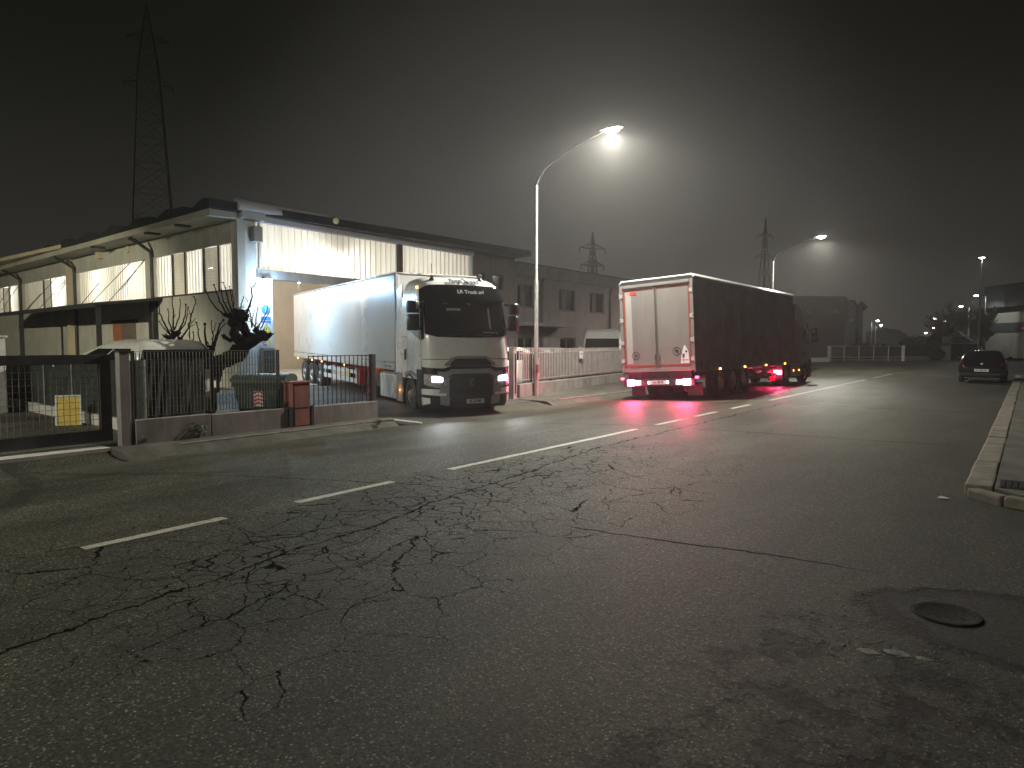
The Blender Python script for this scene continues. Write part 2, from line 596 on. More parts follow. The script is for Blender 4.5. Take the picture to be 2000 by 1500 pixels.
def mat_asphalt(name, base=(.070, .071, .052), cracked=True, wet=.0):
    m, nt, b = nodes(name)
    g = G(nt)
    co = g.coord()
    sep = g.n('ShaderNodeSeparateXYZ')
    g.link(co, sep.inputs[0])
    X, Y = sep.outputs[0], sep.outputs[1]
    # broad tonal patches, stretched along the street
    big = g.noise(g.coord((.55, .16, 1)), 1.0, 5, .6)
    mid = g.noise(co, 1.7, 5, .65)
    c = g.mix(g.ramp(big, .32, .68), tuple(x * .62 for x in base), tuple(x * 1.18 for x in base))
    c = g.mix(g.ramp(mid, .45, .75, 0, .45), c, tuple(x * .5 for x in base))
    # aggregate: pale and dark stones
    vcol = g.vor(co, 66, 'F1', 'Color')
    s2 = g.n('ShaderNodeSeparateXYZ')
    g.link(vcol, s2.inputs[0])
    stone = g.ramp(s2.outputs[0], .62, .97)
    dark = g.ramp(s2.outputs[1], .0, .45, 1, 0)
    vd = g.vor(co, 66, 'F1', 'Distance')
    rnd_fac = g.math('MULTIPLY', stone, g.ramp(vd, .25, .6, 1, 0))
    c = g.mix(g.math('MULTIPLY', dark, .7), c, tuple(x * .30 for x in base))
    c = g.mix(g.math('MULTIPLY', rnd_fac, .9), c, (.36, .34, .27))
    fine = g.noise(co, 150, 3, .8)
    c = g.mix(g.ramp(fine, .42, .62, 0, .7), c, tuple(x * .38 for x in base))
    grain = g.ramp(g.noise(co, 46, 5, .8), .38, .64, .22, 1.85, False)
    blot = g.ramp(g.noise(g.coord((.9, .33, 1)), .8, 6, .62), .33, .66, .50, 1.18)
    gb = g.math('MULTIPLY', grain, blot)
    gbc = g.n('ShaderNodeCombineXYZ')
    for k_ in range(3):
        g.link(gb, gbc.inputs[k_])
    c = g.mix(1.0, c, gbc.outputs[0], 'MULTIPLY')
    if cracked:
        c = g.mix(g.ramp(X, -4.3, -2.9, 0, .42), c, tuple(x * .42 for x in base))
    hgt = g.math('ADD', g.math('MULTIPLY', g.ramp(vd, .0, .7, 1, 0), .8), g.math('MULTIPLY', g.noise(co, 12, 4), .5))
    bump = g.bump(g.math('ADD', hgt, g.math('MULTIPLY', grain, .6)), .55, .006)
    if cracked:
        # where the surface has broken up
        reg = g.math('MULTIPLY', g.ramp(X, -7.2, -5.6), g.ramp(X, -3.5, -2.3, 1, 0))
        reg = g.math('MULTIPLY', reg, g.math('MULTIPLY', g.ramp(Y, 1.0, 2.2), g.ramp(Y, 6.5, 12.0, 1, 0)))
        wob = g.noise(co, .9, 3)
        reg = g.math('MULTIPLY', reg, g.ramp(wob, .26, .40), clamp=True)
        dvec = g.n('ShaderNodeVectorMath', operation='ADD')
        g.link(co, dvec.inputs[0])
        nc = g.noisec(co, 3.0, 4)
        sc_ = g.n('ShaderNodeVectorMath', operation='MULTIPLY_ADD')
        g.link(nc, sc_.inputs[0])
        sc_.inputs[1].default_value = (.30, .30, 0)
        sc_.inputs[2].default_value = (-.15, -.15, 0)
        nf = g.noisec(co, 26.0, 3)
        sf = g.n('ShaderNodeVectorMath', operation='MULTIPLY_ADD')
        g.link(nf, sf.inputs[0])
        sf.inputs[1].default_value = (.045, .045, 0)
        g.link(sc_.outputs[0], sf.inputs[2])
        g.link(sf.outputs[0], dvec.inputs[1])
        cv = dvec.outputs[0]
        e1 = g.vor(cv, 1.9, 'DISTANCE_TO_EDGE')
        wv = g.ramp(g.noise(co, 2.2, 3), .26, .62, .25, 1.0)
        w1 = g.math('MULTIPLY', g.math('MULTIPLY', wv, reg), .016)
        k1 = g.math('SUBTRACT', 1.0, g.math('DIVIDE', e1, g.math('ADD', w1, .0005)), clamp=True)
        # small crazing next to the old joint
        jx = g.math('ADD', X, g.math('MULTIPLY', g.ramp(Y, 1.0, 9.6, 0, 1, False), 1.15))
        jn = g.math('MULTIPLY', g.math('SUBTRACT', g.noise(g.coord((1, 1, 1)), 1.3, 5, .7), .5), .42)
        jd = g.math('ABSOLUTE', g.math('ADD', g.math('ADD', jx, 4.45), jn))
        near = g.math('MULTIPLY', g.ramp(jd, .4, 1.6, 1, 0), g.math('MULTIPLY', g.ramp(Y, .8, 3.0), g.ramp(Y, 8.0, 12.0, 1, 0)))
        near = g.math('MULTIPLY', near, g.ramp(g.noise(co, 1.4, 3), .36, .5))
        e2 = g.vor(cv, 4.6, 'DISTANCE_TO_EDGE')
        k2 = g.math('SUBTRACT', 1.0, g.math('DIVIDE', e2, g.math('ADD', g.math('MULTIPLY', near, .034), .0005)), clamp=True)
        # the joint itself, running up the street
        jw = g.math('ADD', g.math('MULTIPLY', g.ramp(g.noise(co, 5.1, 4), .3, .7), .020), .005)
        kj = g.math('MULTIPLY', g.ramp(g.math('DIVIDE', jd, jw), .5, 1.2, 1, 0), g.math('MULTIPLY', g.ramp(Y, .2, 1.4), g.ramp(Y, 18, 26, 1, 0)))
        # cross cracks
        def cross(a, slope, x0, x1, w, amp=.22, s=1.5):
            n_ = g.math('MULTIPLY', g.math('SUBTRACT', g.noise(co, s, 5, .65), .5), amp)
            d = g.math('ABSOLUTE', g.math('ADD', g.math('SUBTRACT', g.math('SUBTRACT', Y, g.math('MULTIPLY', X, slope)), a), n_))
            k = g.ramp(d, w * .2, w * .8, 1, 0)
            return g.math('MULTIPLY', k, g.math('MULTIPLY', g.ramp(X, x0 - .25, x0 + .25), g.ramp(X, x1 - .4, x1 + .4, 1, 0)))
        ck = cross(5.75, .13, -3.3, -1.1, .024)
        ck = g.math('MAXIMUM', ck, cross(13.6, .10, -9.2, -1.0, .030, .5, .6))
        ck = g.math('MAXIMUM', ck, cross(7.4, .28, -9.3, -5.0, .020, .6, .9))
        ck = g.math('MAXIMUM', ck, cross(20.4, .05, -10.5, -1.0, .030, .6, .5))
        kk = g.math('MAXIMUM', g.math('MAXIMUM', k1, k2), g.math('MAXIMUM', kj, ck))
        kk = g.math('MINIMUM', g.math('MULTIPLY', kk, 1.7), 1.0)
        # worn, open-textured halo along the joint
        c = g.mix(g.math('MULTIPLY', near, .55), c, tuple(x * .62 for x in base))
        c = g.mix(g.math('MULTIPLY', kk, .93), c, (.006, .006, .005))
        bump = g.bump(g.math('SUBTRACT', 1.0, kk), .22, .010, bump)
        # worn-out repair: a ragged dark hollow on the right, crumbling towards the camera
        wn1 = g.math('MULTIPLY', g.math('SUBTRACT', g.noise(co, 2.6, 8, .72), .5), 1.5)
        ex = g.math('DIVIDE', g.math('SUBTRACT', X, .45), 1.22)
        ey = g.math('DIVIDE', g.math('SUBTRACT', Y, 4.98), .66)
        er = g.math('ADD', g.math('SQRT', g.math('ADD', g.math('MULTIPLY', ex, ex), g.math('MULTIPLY', ey, ey))), g.math('MULTIPLY', wn1, .33))
        inside = g.ramp(er, .96, 1.02, 1, 0)
        lip = g.math('MULTIPLY', g.ramp(er, .82, .95), g.ramp(er, 1.0, 1.10, 1, 0))
        c = g.mix(g.math('MULTIPLY', inside, .62), c, (.016, .0155, .013))
        c = g.mix(g.math('MULTIPLY', lip, .85), c, (.006, .006, .005))
        cz = g.math('MULTIPLY', g.ramp(X, -1.7, -1.0), g.ramp(Y, 4.9, 4.0, 0, 1))
        cz = g.math('MULTIPLY', cz, g.ramp(g.noise(co, 3.4, 8, .75), .50, .60))
        c = g.mix(g.math('MULTIPLY', cz, .75), c, (.010, .010, .008))
        bump = g.bump(g.math('SUBTRACT', 1.0, g.math('MAXIMUM', cz, g.math('MAXIMUM', lip, g.math('MULTIPLY', inside, .6)))), .7, .03, bump)
        # tyre tracks where lorries swing into the left yards
        def track(x, y, rad, w):
            d = g.math('SQRT', g.math('ADD', g.math('POWER', g.math('SUBTRACT', X, x), 2.0), g.math('POWER', g.math('SUBTRACT', Y, y), 2.0)))
            return g.ramp(g.math('ABSOLUTE', g.math('SUBTRACT', d, rad)), w * .6, w, 1, 0)
        lft = g.math('MULTIPLY', g.ramp(X, -8.1, -8.9), g.ramp(g.noise(co, 4, 4), .25, .5))
        tk = g.math('MAXIMUM', track(-14.5, 11.5, 8.4, .12), track(-12.2, -2.5, 6.0, .16))
        tk = g.math('MULTIPLY', tk, lft)
        c = g.mix(g.math('MULTIPLY', tk, .55), c, (.018, .017, .016))
    g.link(c, b.inputs['Base Color'])
    sp_ = g.n('ShaderNodeSeparateXYZ')
    g.link(co, sp_.inputs[0])
    rg = g.math('SUBTRACT', g.ramp(g.noise(co, 24, 4), .3, .7, .60 - wet, .74 - wet), g.ramp(sp_.outputs[1], 8.0, 15.0, 0, .15))
    g.link(rg, b.inputs['Roughness'])
    b.inputs['Specular IOR Level'].default_value = .13
    if cracked:
        g.link(g.math('MULTIPLY', g.math('SUBTRACT', 1.0, kk), .13), b.inputs['Specular IOR Level'])
    g.link(bump, b.inputs['Normal'])
    return m


M['asphalt'] = mat_asphalt('cracked_asphalt')
M['yard'] = mat_asphalt('yard_concrete', (.15, .142, .12), cracked=False)
M['walk'] = mk('sidewalk_asphalt', (.060, .057, .046), .9, var=.35, vs=1.8, bump=.6, bs=45, dirt=(.030, .034, .020), dirt_amt=.7, dirt_s=2.2)
M['kerb'] = mk('kerb_stone', (.135, .118, .095), .85, var=.25, vs=4, bump=.4, bs=40, dirt=(.08, .075, .055), dirt_amt=.6, dirt_s=3)
M['concrete_old'] = mk('old_dirty_concrete', (.13, .125, .105), .95, var=.35, vs=14, bump=.6, bs=60)
M['earth'] = mk('dark_ground', (.05, .048, .038), .95, var=.4, vs=.6, bump=.5, bs=10)
M['patch'] = mat_asphalt('dark_asphalt_patch', (.056, .055, .048), cracked=False)


def mat_line():
    m, nt, b = nodes('worn_road_paint')
    g = G(nt)
    co = g.coord()
    c = g.mix(g.ramp(g.noise(co, 14, 5, .7), .35, .7), (.55, .53, .44), (.36, .34, .28))
    c = g.mix(g.ramp(g.vor(co, 95, 'F1', 'Distance'), .35, .7, 0, .6), c, (.12, .11, .10))
    e = g.vor(co, 6, 'DISTANCE_TO_EDGE')
    c = g.mix(g.ramp(e, .006, .02, .7, 0), c, (.05, .05, .045))
    g.link(c, b.inputs['Base Color'])
    b.inputs['Roughness'].default_value = .6
    g.link(g.bump(g.noise(co, 60, 4), .4, .01), b.inputs['Normal'])
    return m


M['line'] = mat_line()
M['tar'] = mk('old_tar_edge', (.014, .0135, .012), .85, var=.4, vs=14, bump=.6, bs=50)

# ================================================================== THE GROUND
def sm(x, a, b):
    t = max(0.0, min(1.0, (x - a) / (b - a)))
    return t * t * (3 - 2 * t)


def road_z(x, y):
    p = 0.0 if x >= -6.2 else -0.2 * min(1.0, (-6.2 - x) / 5.3)
    return p * (1 - sm(y, 44, 54))


def sheet(name, xs, ys, zf, mat, keep=None):
    vs, fs, idx = [], [], {}
    for i in range(len(xs) - 1):
        for j in range(len(ys) - 1):
            if keep and not keep((xs[i] + xs[i + 1]) / 2, (ys[j] + ys[j + 1]) / 2):
                continue
            q = []
            for a, b in ((i, j), (i + 1, j), (i + 1, j + 1), (i, j + 1)):
                if (a, b) not in idx:
                    idx[(a, b)] = len(vs)
                    vs.append((xs[a], ys[b], zf(xs[a], ys[b])))
                q.append(idx[(a, b)])
            fs.append(tuple(q))
    mb = MB().add(vs, fs)
    return struct(mb.build(name, mat, smooth=40))


def frange(a, b, n):
    return [a + (b - a) * i / n for i in range(n + 1)]


struct(MB().add([(-400, -400, -.36), (400, -400, -.36), (400, 400, -.36), (-400, 400, -.36)], [(0, 1, 2, 3)]).build('ground', M['earth']))
sheet('road', [-140, -60, -25, -11.62] + frange(-11, -6.2, 8) + [-5, -3, -1, 0, 3, 14, 40, 110],
      [-80, -40, -20, -8] + frange(-2, 44, 23) + [46, 48, 50, 52, 54, 58, 64, 70, 73.5],
      road_z, M['asphalt'], lambda x, y: (-11.62 < x < 14) or y > 52)


def yard_z(x, y):
    t = sm(x, -14.5, -12.55)
    return -0.10 * t * (1 - sm(y, 46, 52))


sheet('yard', [-110, -70, -45, -30, -22, -18, -16, -15, -14.5, -14, -13.5, -13, -12.55], [-60, -20, -5] + frange(1, 19, 12) + [24, 30, 40, 50, 52],
      yard_z, M['yard'])
# the two dropped entrances from the street
for y0, y1 in ((-3.5, 4.9), (11.2, 17.45)):
    sheet('driveway', [-12.55, -12.3, -12.0, -11.8, -11.62], frange(y0, y1, 8), lambda x, y: -.10 + -.104 * sm(x, -12.55, -11.66) + .004, M['asphalt'])


def walk(name, path, zt):
    """sidewalk strip: list of (y, x_wall, x_edge)"""
    vs, fs = [], []
    q = random.Random(3)
    n = len(path)
    for (y, xw, xe) in path:
        r = q.uniform(-.05, .05)
        vs += [(xw, y, zt), (xe, y, zt - .004), (xe + .10, y, zt - .03 + r * .2), (xe + .34 + r, y, -.215)]
    for i in range(n - 1):
        for k in range(3):
            a = i * 4 + k
            fs.append((a, a + 1, a + 5, a + 4))
    vs += [(path[0][1], path[0][0], -.22), (path[-1][1], path[-1][0], -.22)]
    a = (n - 1) * 4
    fs += [(0, len(vs) - 2, 3, 2, 1), (a, a + 1, a + 2, a + 3, len(vs) - 1)]
    return struct(MB().add(vs, fs).build(name, M['walk'], smooth=50))


walk('sidewalk', [(y, -12.62, -11.98 - .75 * sm(y, 10.2, 11.3) * .0 - .10 * sm(y, 10.0, 11.2)) for y in frange(5.0, 11.05, 14)], -.075)
walk('sidewalk', [(y, -13.1 - .145 * (y - 17.0), -12.0) for y in frange(17.5, 46, 26)], -.075)
kb = MB()
for i in range(5):
    y0 = 6.0 + i * 1.02
    kb.box((-11.985, y0 + .5, -.112), (.10, 1.0, .10), rz=rnd.uniform(-.006, .006))
for i in range(26):
    y0 = 18.2 + i * 1.02
    kb.box((-12.0, y0 + .5, -.113), (.12, 1.0, .11), rz=rnd.uniform(-.008, .008))
struct(kb.build('kerb', M['kerb'], bevel=.015))
# flat stones that lead the kerb round into the entrance
kb = MB()
kb.bar((-12.02, 11.12, -.13), (-11.45, 11.50, -.205), .20, .09)
struct(kb.build('kerb', M['concrete'], bevel=.02))

# right-hand kerb and sidewalk
kb = MB()
y = 9.15
while y < 43:
    L = .98
    kb.box((-.40 + rnd.uniform(-.012, .012), y + L / 2, .055 + rnd.uniform(-.006, .006)), (.27, L - .012, .14), rz=rnd.uniform(-.008, .008))
    y += 1.0
struct(kb.build('kerb', M['kerb'], bevel=.022))
kb = MB()
pts = [(-.46, 9.05), (-.15, 8.78), (.35, 8.62), (1.2, 8.5), (2.6, 8.42)]
for a, b in zip(pts, pts[1:]):
    kb.bar((a[0], a[1], .045), (b[0], b[1], .035), .16, .13)
struct(kb.build('kerb', M['kerb'], bevel=.03))
struct(MB().prism([(-.262, 9.12), (-.02, 8.88), (.4, 8.72), (1.2, 8.6), (2.6, 8.52), (2.6, 43), (-.262, 43)], -.2, .112).build('sidewalk', M['walk']))

# centre line and dashes
for (y0, y1) in ((2.27, 3.53), (4.35, 5.74), (6.78, 12.28), (13.2, 14.5), (15.28, 16.66), (17.75, 19.2), (21.0, 36.0), (38, 44)):
    mb = MB()
    n = max(2, int((y1 - y0) / .35))
    vs, fs = [], []
    for i in range(n + 1):
        y = y0 + (y1 - y0) * i / n
        vs += [(-6.28 + rnd.uniform(-.006, .006), y, road_z(-6.28, y) + .0045), (-6.155 + rnd.uniform(-.006, .006), y, .0045)]
    for i in range(n):
        fs.append((2 * i, 2 * i + 1, 2 * i + 3, 2 * i + 2))
    struct(mb.add(vs, fs).build('road_marking', M['line']))
# side street line beyond the junction
struct(MB().add([(-14, 60.2, .005), (-4.4, 60.2, .005), (-4.4, 60.35, .005), (-14, 60.35, .005)], [(0, 1, 2, 3)]).build('road_marking', M['line']))

# broken dark repair around the manhole, and rubble
q = random.Random(11)
pp = [(-.72, 4.55), (-.78, 5.0), (-.70, 5.5), (-.42, 5.60), (0.0, 5.62), (.5, 5.55), (1.1, 5.2), (1.2, 4.6), (.7, 4.35), (.2, 4.42), (-.25, 4.62), (-.55, 4.42)]
den = []
for i in range(len(pp)):
    a, b = Vector(pp[i]), Vector(pp[(i + 1) % len(pp)])
    for k in range(6):
        p_ = a.lerp(b, k / 6)
        den.append((p_.x + q.uniform(-.02, .02), p_.y + q.uniform(-.02, .02), .0042))
mb = MB()
for i in range(80):
    t = q.random()
    if q.random() < .6:
        x, y = -.95 + t * .7 + q.gauss(0, .05), 4.02 + t * .35 + q.gauss(0, .06)
    else:
        x, y = -.95 + q.gauss(0, .10), 4.2 + t * .9 + q.gauss(0, .06)
    mb.blob((x, y, .002), q.uniform(.003, .009), seed=i, sz=.6, n=4, m=6)
o = mb.build('rubble', M['concrete_old'])
o['kind'] = 'stuff'
o['label'] = 'small broken asphalt crumbs round the dark road repair'
o['category'] = 'rubble'
mb = MB()
for k, (x, y, r) in enumerate(((-.66, 4.12, .06), (-.52, 4.19, .07), (-.40, 4.20, .04))):
    mb.blob((x, y, .0), r, seed=k + 40, sz=.12, sy=.6, rough=.2)
tag(mb.build('concrete_chunk', M['concrete_old']), 'flat pale broken concrete pieces at the edge of the dark road repair', 'debris')

mb = MB().lathe([(.0, .0075), (.155, .0075), (.16, .010), (.185, .010), (.19, .0), (.20, .0)], (-.36, 4.99, .002), n=36)
for k in range(9):
    for r_ in (.05, .10):
        a_ = k * 2 * math.pi / 9 + r_ * 9
        mb.box((-.36 + r_ * math.cos(a_), 4.99 + r_ * math.sin(a_), .0085), (.022, .022, .004), rz=a_)
tag(mb.build('manhole_cover', M['cast_iron'], smooth=30), 'small round iron manhole cover in the dark road repair', 'manhole cover')

mb = MB().bx(-.22, .30, 9.2, 9.75, .113, .120)
for k in range(9):
    mb.bx(-.20 + k * .058, -.172 + k * .058, 9.25, 9.7, .121, .126)
tag(mb.build('drain_grate', M['cast_iron']), 'dark slotted iron drain grate set in the sidewalk corner on the right', 'drain grate')
mb = MB()
mb.slab([(-.76, 8.74, .008), (-.66, 8.73, .012), (-.65, 8.77, .010), (-.73, 8.80, .02)], (0, 0, 1), .004)
tag(mb.build('litter_scrap', M['concrete_pale']), 'scrap of white litter in the gutter by the kerb corner', 'litter')


# ------------------------------------------------------------------ plants
def leaf_cluster(mb, c, r, n, size, q, sz=1.0):
    for i in range(n):
        d = Vector((q.gauss(0, 1), q.gauss(0, 1), q.gauss(0, 1)))
        d = d.normalized() * (q.random() ** .4)
        p = Vector(c) + Vector((d.x * r[0], d.y * r[1], d.z * r[2]))
        s = size * q.uniform(.5, 1.3)
        a = Vector((q.gauss(0, 1), q.gauss(0, 1), q.gauss(0, .6))).normalized()
        b = a.cross(Vector((q.gauss(0, 1), q.gauss(0, 1), q.gauss(0, 1)))).normalized()
        mb.add([p - a * s, p + b * s * .5, p + a * s, p - b * s * .5], [(0, 1, 2, 3)])


for k, (x, y, z, r, lb) in enumerate((((-12.50), 6.58, -.06, .20, 'dark weed clump growing against the low wall below the van'),
                                     (-12.52, 5.62, -.06, .07, 'tiny weed at the foot of the low wall by the gate post'),
                                     (-11.75, 10.4, -.15, .10, 'low weed in the broken kerb near the lorry entrance'))):
    t = thing('weed', lb, 'weed', (x, y, z))
    q = random.Random(50 + k)
    mb = MB()
    for i in range(9):
        a = q.uniform(0, 6.28)
        mb.tube([(0, 0, 0), (math.cos(a) * r * .5, math.sin(a) * r * .5, r * .8), (math.cos(a) * r, math.sin(a) * r, r * q.uniform(.9, 1.7))], [.006, .004, .002], 4)
    mb.build('stem', M['twig'], t)
    mb = MB()
    leaf_cluster(mb, (0, 0, r * .8), (r, r, r * .8), 160, r * .18, q)
    mb.build('leaves', M['leaf'], t)

# ================================================================== WAREHOUSE
WX = -23.5
wh = thing('warehouse', 'pale warehouse with lit corrugated panels and wavy roof, lorry leaving its door', 'warehouse', (WX, 14.1, 0))
Dv, Nv = Vector((-.998, .058, 0)).normalized(), None
Nv = Vector((-Dv.y, Dv.x, 0))           # outward from the left wall (towards -Y)
Nv = Nv if Nv.y < 0 else -Nv
ML = Matrix.Identity(4)
for i in range(3):
    ML[i][0], ML[i][1], ML[i][2] = Dv[i], Nv[i], (0, 0, 1)[i]
ML[0][3], ML[1][3] = WX, 14.1


def wbuild(mb, name, mat, left=False, parent=None, **kw):
    return mb.build(name, mat, parent or wh, M=ML if left else None, world=True, **kw)


# front: corner column, jamb, lintel, walls
wbuild(MB().bx(WX - .45, WX, 14.11, 14.86, 0, 6.60), 'column', M['plaster_white'], bevel=.012)
wbuild(MB().bx(WX - .30, WX - .03, 14.863, 15.55, 0, 4.21), 'door_jamb', M['plaster_white'], bevel=.01)
wbuild(MB().bx(WX - .40, WX + .03, 14.863, 27.42, 4.213, 4.55), 'lintel', M['lintel'], bevel=.012)
wbuild(MB().bx(WX - .30, WX - .02, 22.0, 27.40, 0, 4.21), 'front_wall', M['plaster_white'])
mb = MB().bx(WX - .32, WX - .01, 27.423, 31.15, 0, 4.70)
mb.bx(WX - .32, WX - .01, 27.423, 27.95, 4.70, 5.52).bx(WX - .32, WX - .01, 28.62, 29.15, 4.70, 5.52).bx(WX - .32, WX - .01, 30.1, 31.15, 4.70, 5.52)
mb.bx(WX - .32, WX - .01, 27.423, 31.15, 5.52, 6.60)
wbuild(mb, 'front_wall', M['plaster_office'])
for y0, y1 in ((27.95, 28.62), (29.15, 30.1)):
    w = wbuild(MB().bx(WX - .22, WX - .15, y0, y1, 4.70, 5.52), 'window', M['glass_office'])
    mb = MB()
    mb.bx(WX - .16, WX - .10, y0, y0 + .06, 4.70, 5.52).bx(WX - .16, WX - .10, y1 - .06, y1, 4.70, 5.52).bx(WX - .16, WX - .10, y0 + .06, y1 - .06, 4.70, 4.76).bx(WX - .16, WX - .10, y0 + .06, y1 - .06, 5.46, 5.52)
    wbuild(mb, 'frame', M['frame_dark'], parent=w)
# rounded metal fascia along the front
prof = [(0, 6.60), (.30, 6.60), (.34, 6.66), (.34, 6.84), (.28, 6.97), (.16, 7.04), (0, 7.05)]
vs = [(WX - .02 + a, y, z) for y in (14.0, 31.2) for a, z in prof]
n = len(prof)
fs = [(i, i + 1, n + i + 1, n + i) for i in range(n - 1)] + [tuple(range(n)), tuple(range(n, 2 * n))[::-1], (0, n, 2 * n - 1, n - 1)]
wbuild(MB().add(vs, fs), 'fascia', M['fascia'], smooth=35)
wbuild(MB().bx(WX - .25, WX + .08, 14.88, 27.5, 6.33, 6.597), 'window_head', M['fascia'])


def corrugated(mb, ya, yb, z0, z1, x, pitch=.30, depth=.045, axis='y'):
    """trapezoid-ribbed sheet in the plane x = const (or y = const for the left wall)"""
    pts = []
    n = max(1, int(round((yb - ya) / pitch)))
    p = (yb - ya) / n
    for i in range(n):
        y = ya + i * p
        pts += [(y, 0), (y + p * .78, 0), (y + p * .84, depth), (y + p * .94, depth)]
    pts.append((yb, 0))
    base = len(mb.v)
    for y, d in pts:
        for z in (z0, z1):
            mb.v.append(Vector((x + d, y, z)) if axis == 'y' else Vector((y, x + d, z)))
    for i in range(len(pts) - 1):
        a = base + 2 * i
        mb.f.append((a, a + 2, a + 3, a + 1))
    return mb


for y0, y1 in ((14.9, 22.18), (22.46, 27.36)):
    mb = corrugated(MB(), y0, y1, 4.553, 6.33, WX - .16)
    wbuild(mb, 'translucent_panel', M['panel'])
mb = MB().bx(WX - .22, WX + .0, 22.18, 22.46, 4.553, 6.33)
wbuild(mb, 'mullion', M['frame_dark'])
mb = MB().bx(WX - .20, WX + .02, 27.36, 27.46, 4.553, 6.33)
wbuild(mb, 'mullion', M['fascia'])
wbuild(MB().tube([(WX - .05, 15.02, 6.3), (WX - .05, 15.02, 4.6)], .055, 10), 'downpipe', M['plaster_white'], smooth=40)
# electric box and beam end at the top of the corner
wbuild(MB().bx(WX, WX + .28, 14.62, 14.98, 5.55, 6.12), 'junction_box', M['lintel'], bevel=.015)
b = wbuild(MB().bx(WX, WX + .30, 14.15, 15.1, 6.35, 6.597), 'bracket', M['fascia'])

# left wall: lower and upper bands, columns
mb = MB().bx(.452, 40, -.25, 0, 0, 3.76)
wbuild(mb, 'side_wall', M['plaster'], left=True)
mb = MB().bx(.452, 40, -.25, 0, 5.50, 6.30)
wbuild(mb, 'side_wall', M['plaster'], left=True)
mb = MB().bx(.0, .45, -.30, .004, 0, 6.30)
wbuild(mb, 'column', M['plaster'], left=True)
for s in (7.30, 17.20, 27.15, 37.0):
    wbuild(MB().bx(s, s + .95, -.28, .05, 3.763, 5.497), 'column', M['plaster'], left=True)
bays = [[(.46, 1.62, 'c'), (1.62, 2.88, 'l'), (2.88, 4.52, 'c'), (4.52, 5.72, 'l'), (5.72, 7.28, 'c')],
        [(8.27, 17.18, 'c')],
        [(18.17, 21.9, 'c'), (21.9, 23.3, 'l'), (23.3, 27.12, 'c')],
        [(28.12, 30.6, 'c'), (30.6, 32.0, 'l'), (32.0, 36.98, 'c')]]
for bay in bays:
    for s0, s1, k in bay:
        mb = MB()
        if k == 'c':
            corrugated(mb, s0 + .03, s1 - .03, 3.763, 5.497, -.13, .28, .05, axis='x')
            wbuild(mb, 'translucent_panel', M['panel'], left=True)
        else:
            n = 13
            for i in range(n):
                z = 3.78 + i * (1.70 / n)
                mb.box(((s0 + s1) / 2, -.12, z + .065), (s1 - s0 - .10, .012, .122), rot=Matrix.Rotation(R(-14), 3, 'X'))
            lv = wbuild(mb, 'louvre_window', M['panel'], left=True)
            for s in (s0, s1):
                wbuild(MB().bx(s - .04, s + .04, -.18, -.04, 3.763, 5.497), 'frame', M['frame_dark'], left=True, parent=lv)
mb = MB().bx(.46, 7.28, -.06, .03, 3.70, 3.763)
wbuild(mb, 'sill', M['frame_dark'], left=True)
# thin dark rods added in place of bracing shadows on the lit bays
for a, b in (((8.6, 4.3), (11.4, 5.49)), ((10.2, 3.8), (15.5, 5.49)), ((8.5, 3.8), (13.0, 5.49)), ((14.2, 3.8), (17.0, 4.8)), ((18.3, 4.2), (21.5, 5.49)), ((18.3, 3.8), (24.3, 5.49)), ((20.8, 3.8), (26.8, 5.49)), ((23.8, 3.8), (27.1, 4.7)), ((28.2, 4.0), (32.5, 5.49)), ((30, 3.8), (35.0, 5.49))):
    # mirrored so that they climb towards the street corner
    wbuild(MB().tube([(s_, -.045, z_) for s_, z_ in ((a[0], b[1]), (b[0], a[1]))], .017, 6), 'bracing_shadow_rod', M['steel_dark'], left=True)
# eaves: concrete soffit slab and the wavy roof above
wbuild(MB().bx(-.05, 40, -.2, 1.05, 6.303, 6.555), 'eave_slab', M['soffit'], left=True, bevel=.02)
for s in (2.6, 5.4, 11.6):
    wbuild(MB().bx(s, s + .25, .5, 1.06, 6.22, 6.30), 'eave_bracket', M['roof_dark'], left=True)
vs, fs = [], []
N = 220
for i in range(N + 1):
    s = -.22 + 41 * i / N
    ph = (s + .2) / 3.05 * 2 * math.pi
    z = 6.79 + .12 * (abs(math.cos(ph / 2)) ** .8 * 2 - 1) * (1 + .15 * math.sin(s * 1.7)) + .03 * math.sin(s * 4.3)
    for o_, zz in ((1.12, z), (1.12, 6.56), (-17.0, 6.56), (-17.0, z)):
        vs.append((s, o_, zz))
for i in range(N):
    a = 4 * i
    for k in range(4):
        fs.append((a + k, a + (k + 1) % 4, a + 4 + (k + 1) % 4, a + 4 + k))
fs += [(0, 1, 2, 3), (4 * N + 3, 4 * N + 2, 4 * N + 1, 4 * N)]
wbuild(MB().add(vs, fs), 'roof', M['roof_dark'], left=True, smooth=35)
# downpipes on the left wall
for s in (7.42, 17.35, 27.3):
    wbuild(MB().tube([(s, 1.0, 6.25), (s, .75, 6.15), (s, .14, 5.75), (s, .10, 5.4), (s, .10, .1)], .075, 8), 'downpipe', M['steel_dark'], left=True, smooth=50)
wbuild(MB().bx(7.15, 7.75, .003, .12, 0, 3.58), 'pilaster', M['roof_dark'], left=True)
# door under the canopy
d = wbuild(MB().bx(9.6, 12.4, -.02, .02, 0, 2.72), 'door', M['roller_grey'], left=True, label='grey brown metal door under the canopy')
wbuild(MB().bx(11.25, 12.35, .021, .04, .02, 2.68), 'door_leaf', M['roller'], left=True, parent=d)
wbuild(MB().bx(9.45, 12.55, -.03, .05, 2.723, 2.85), 'frame', M['steel_dark'], left=True, parent=d)
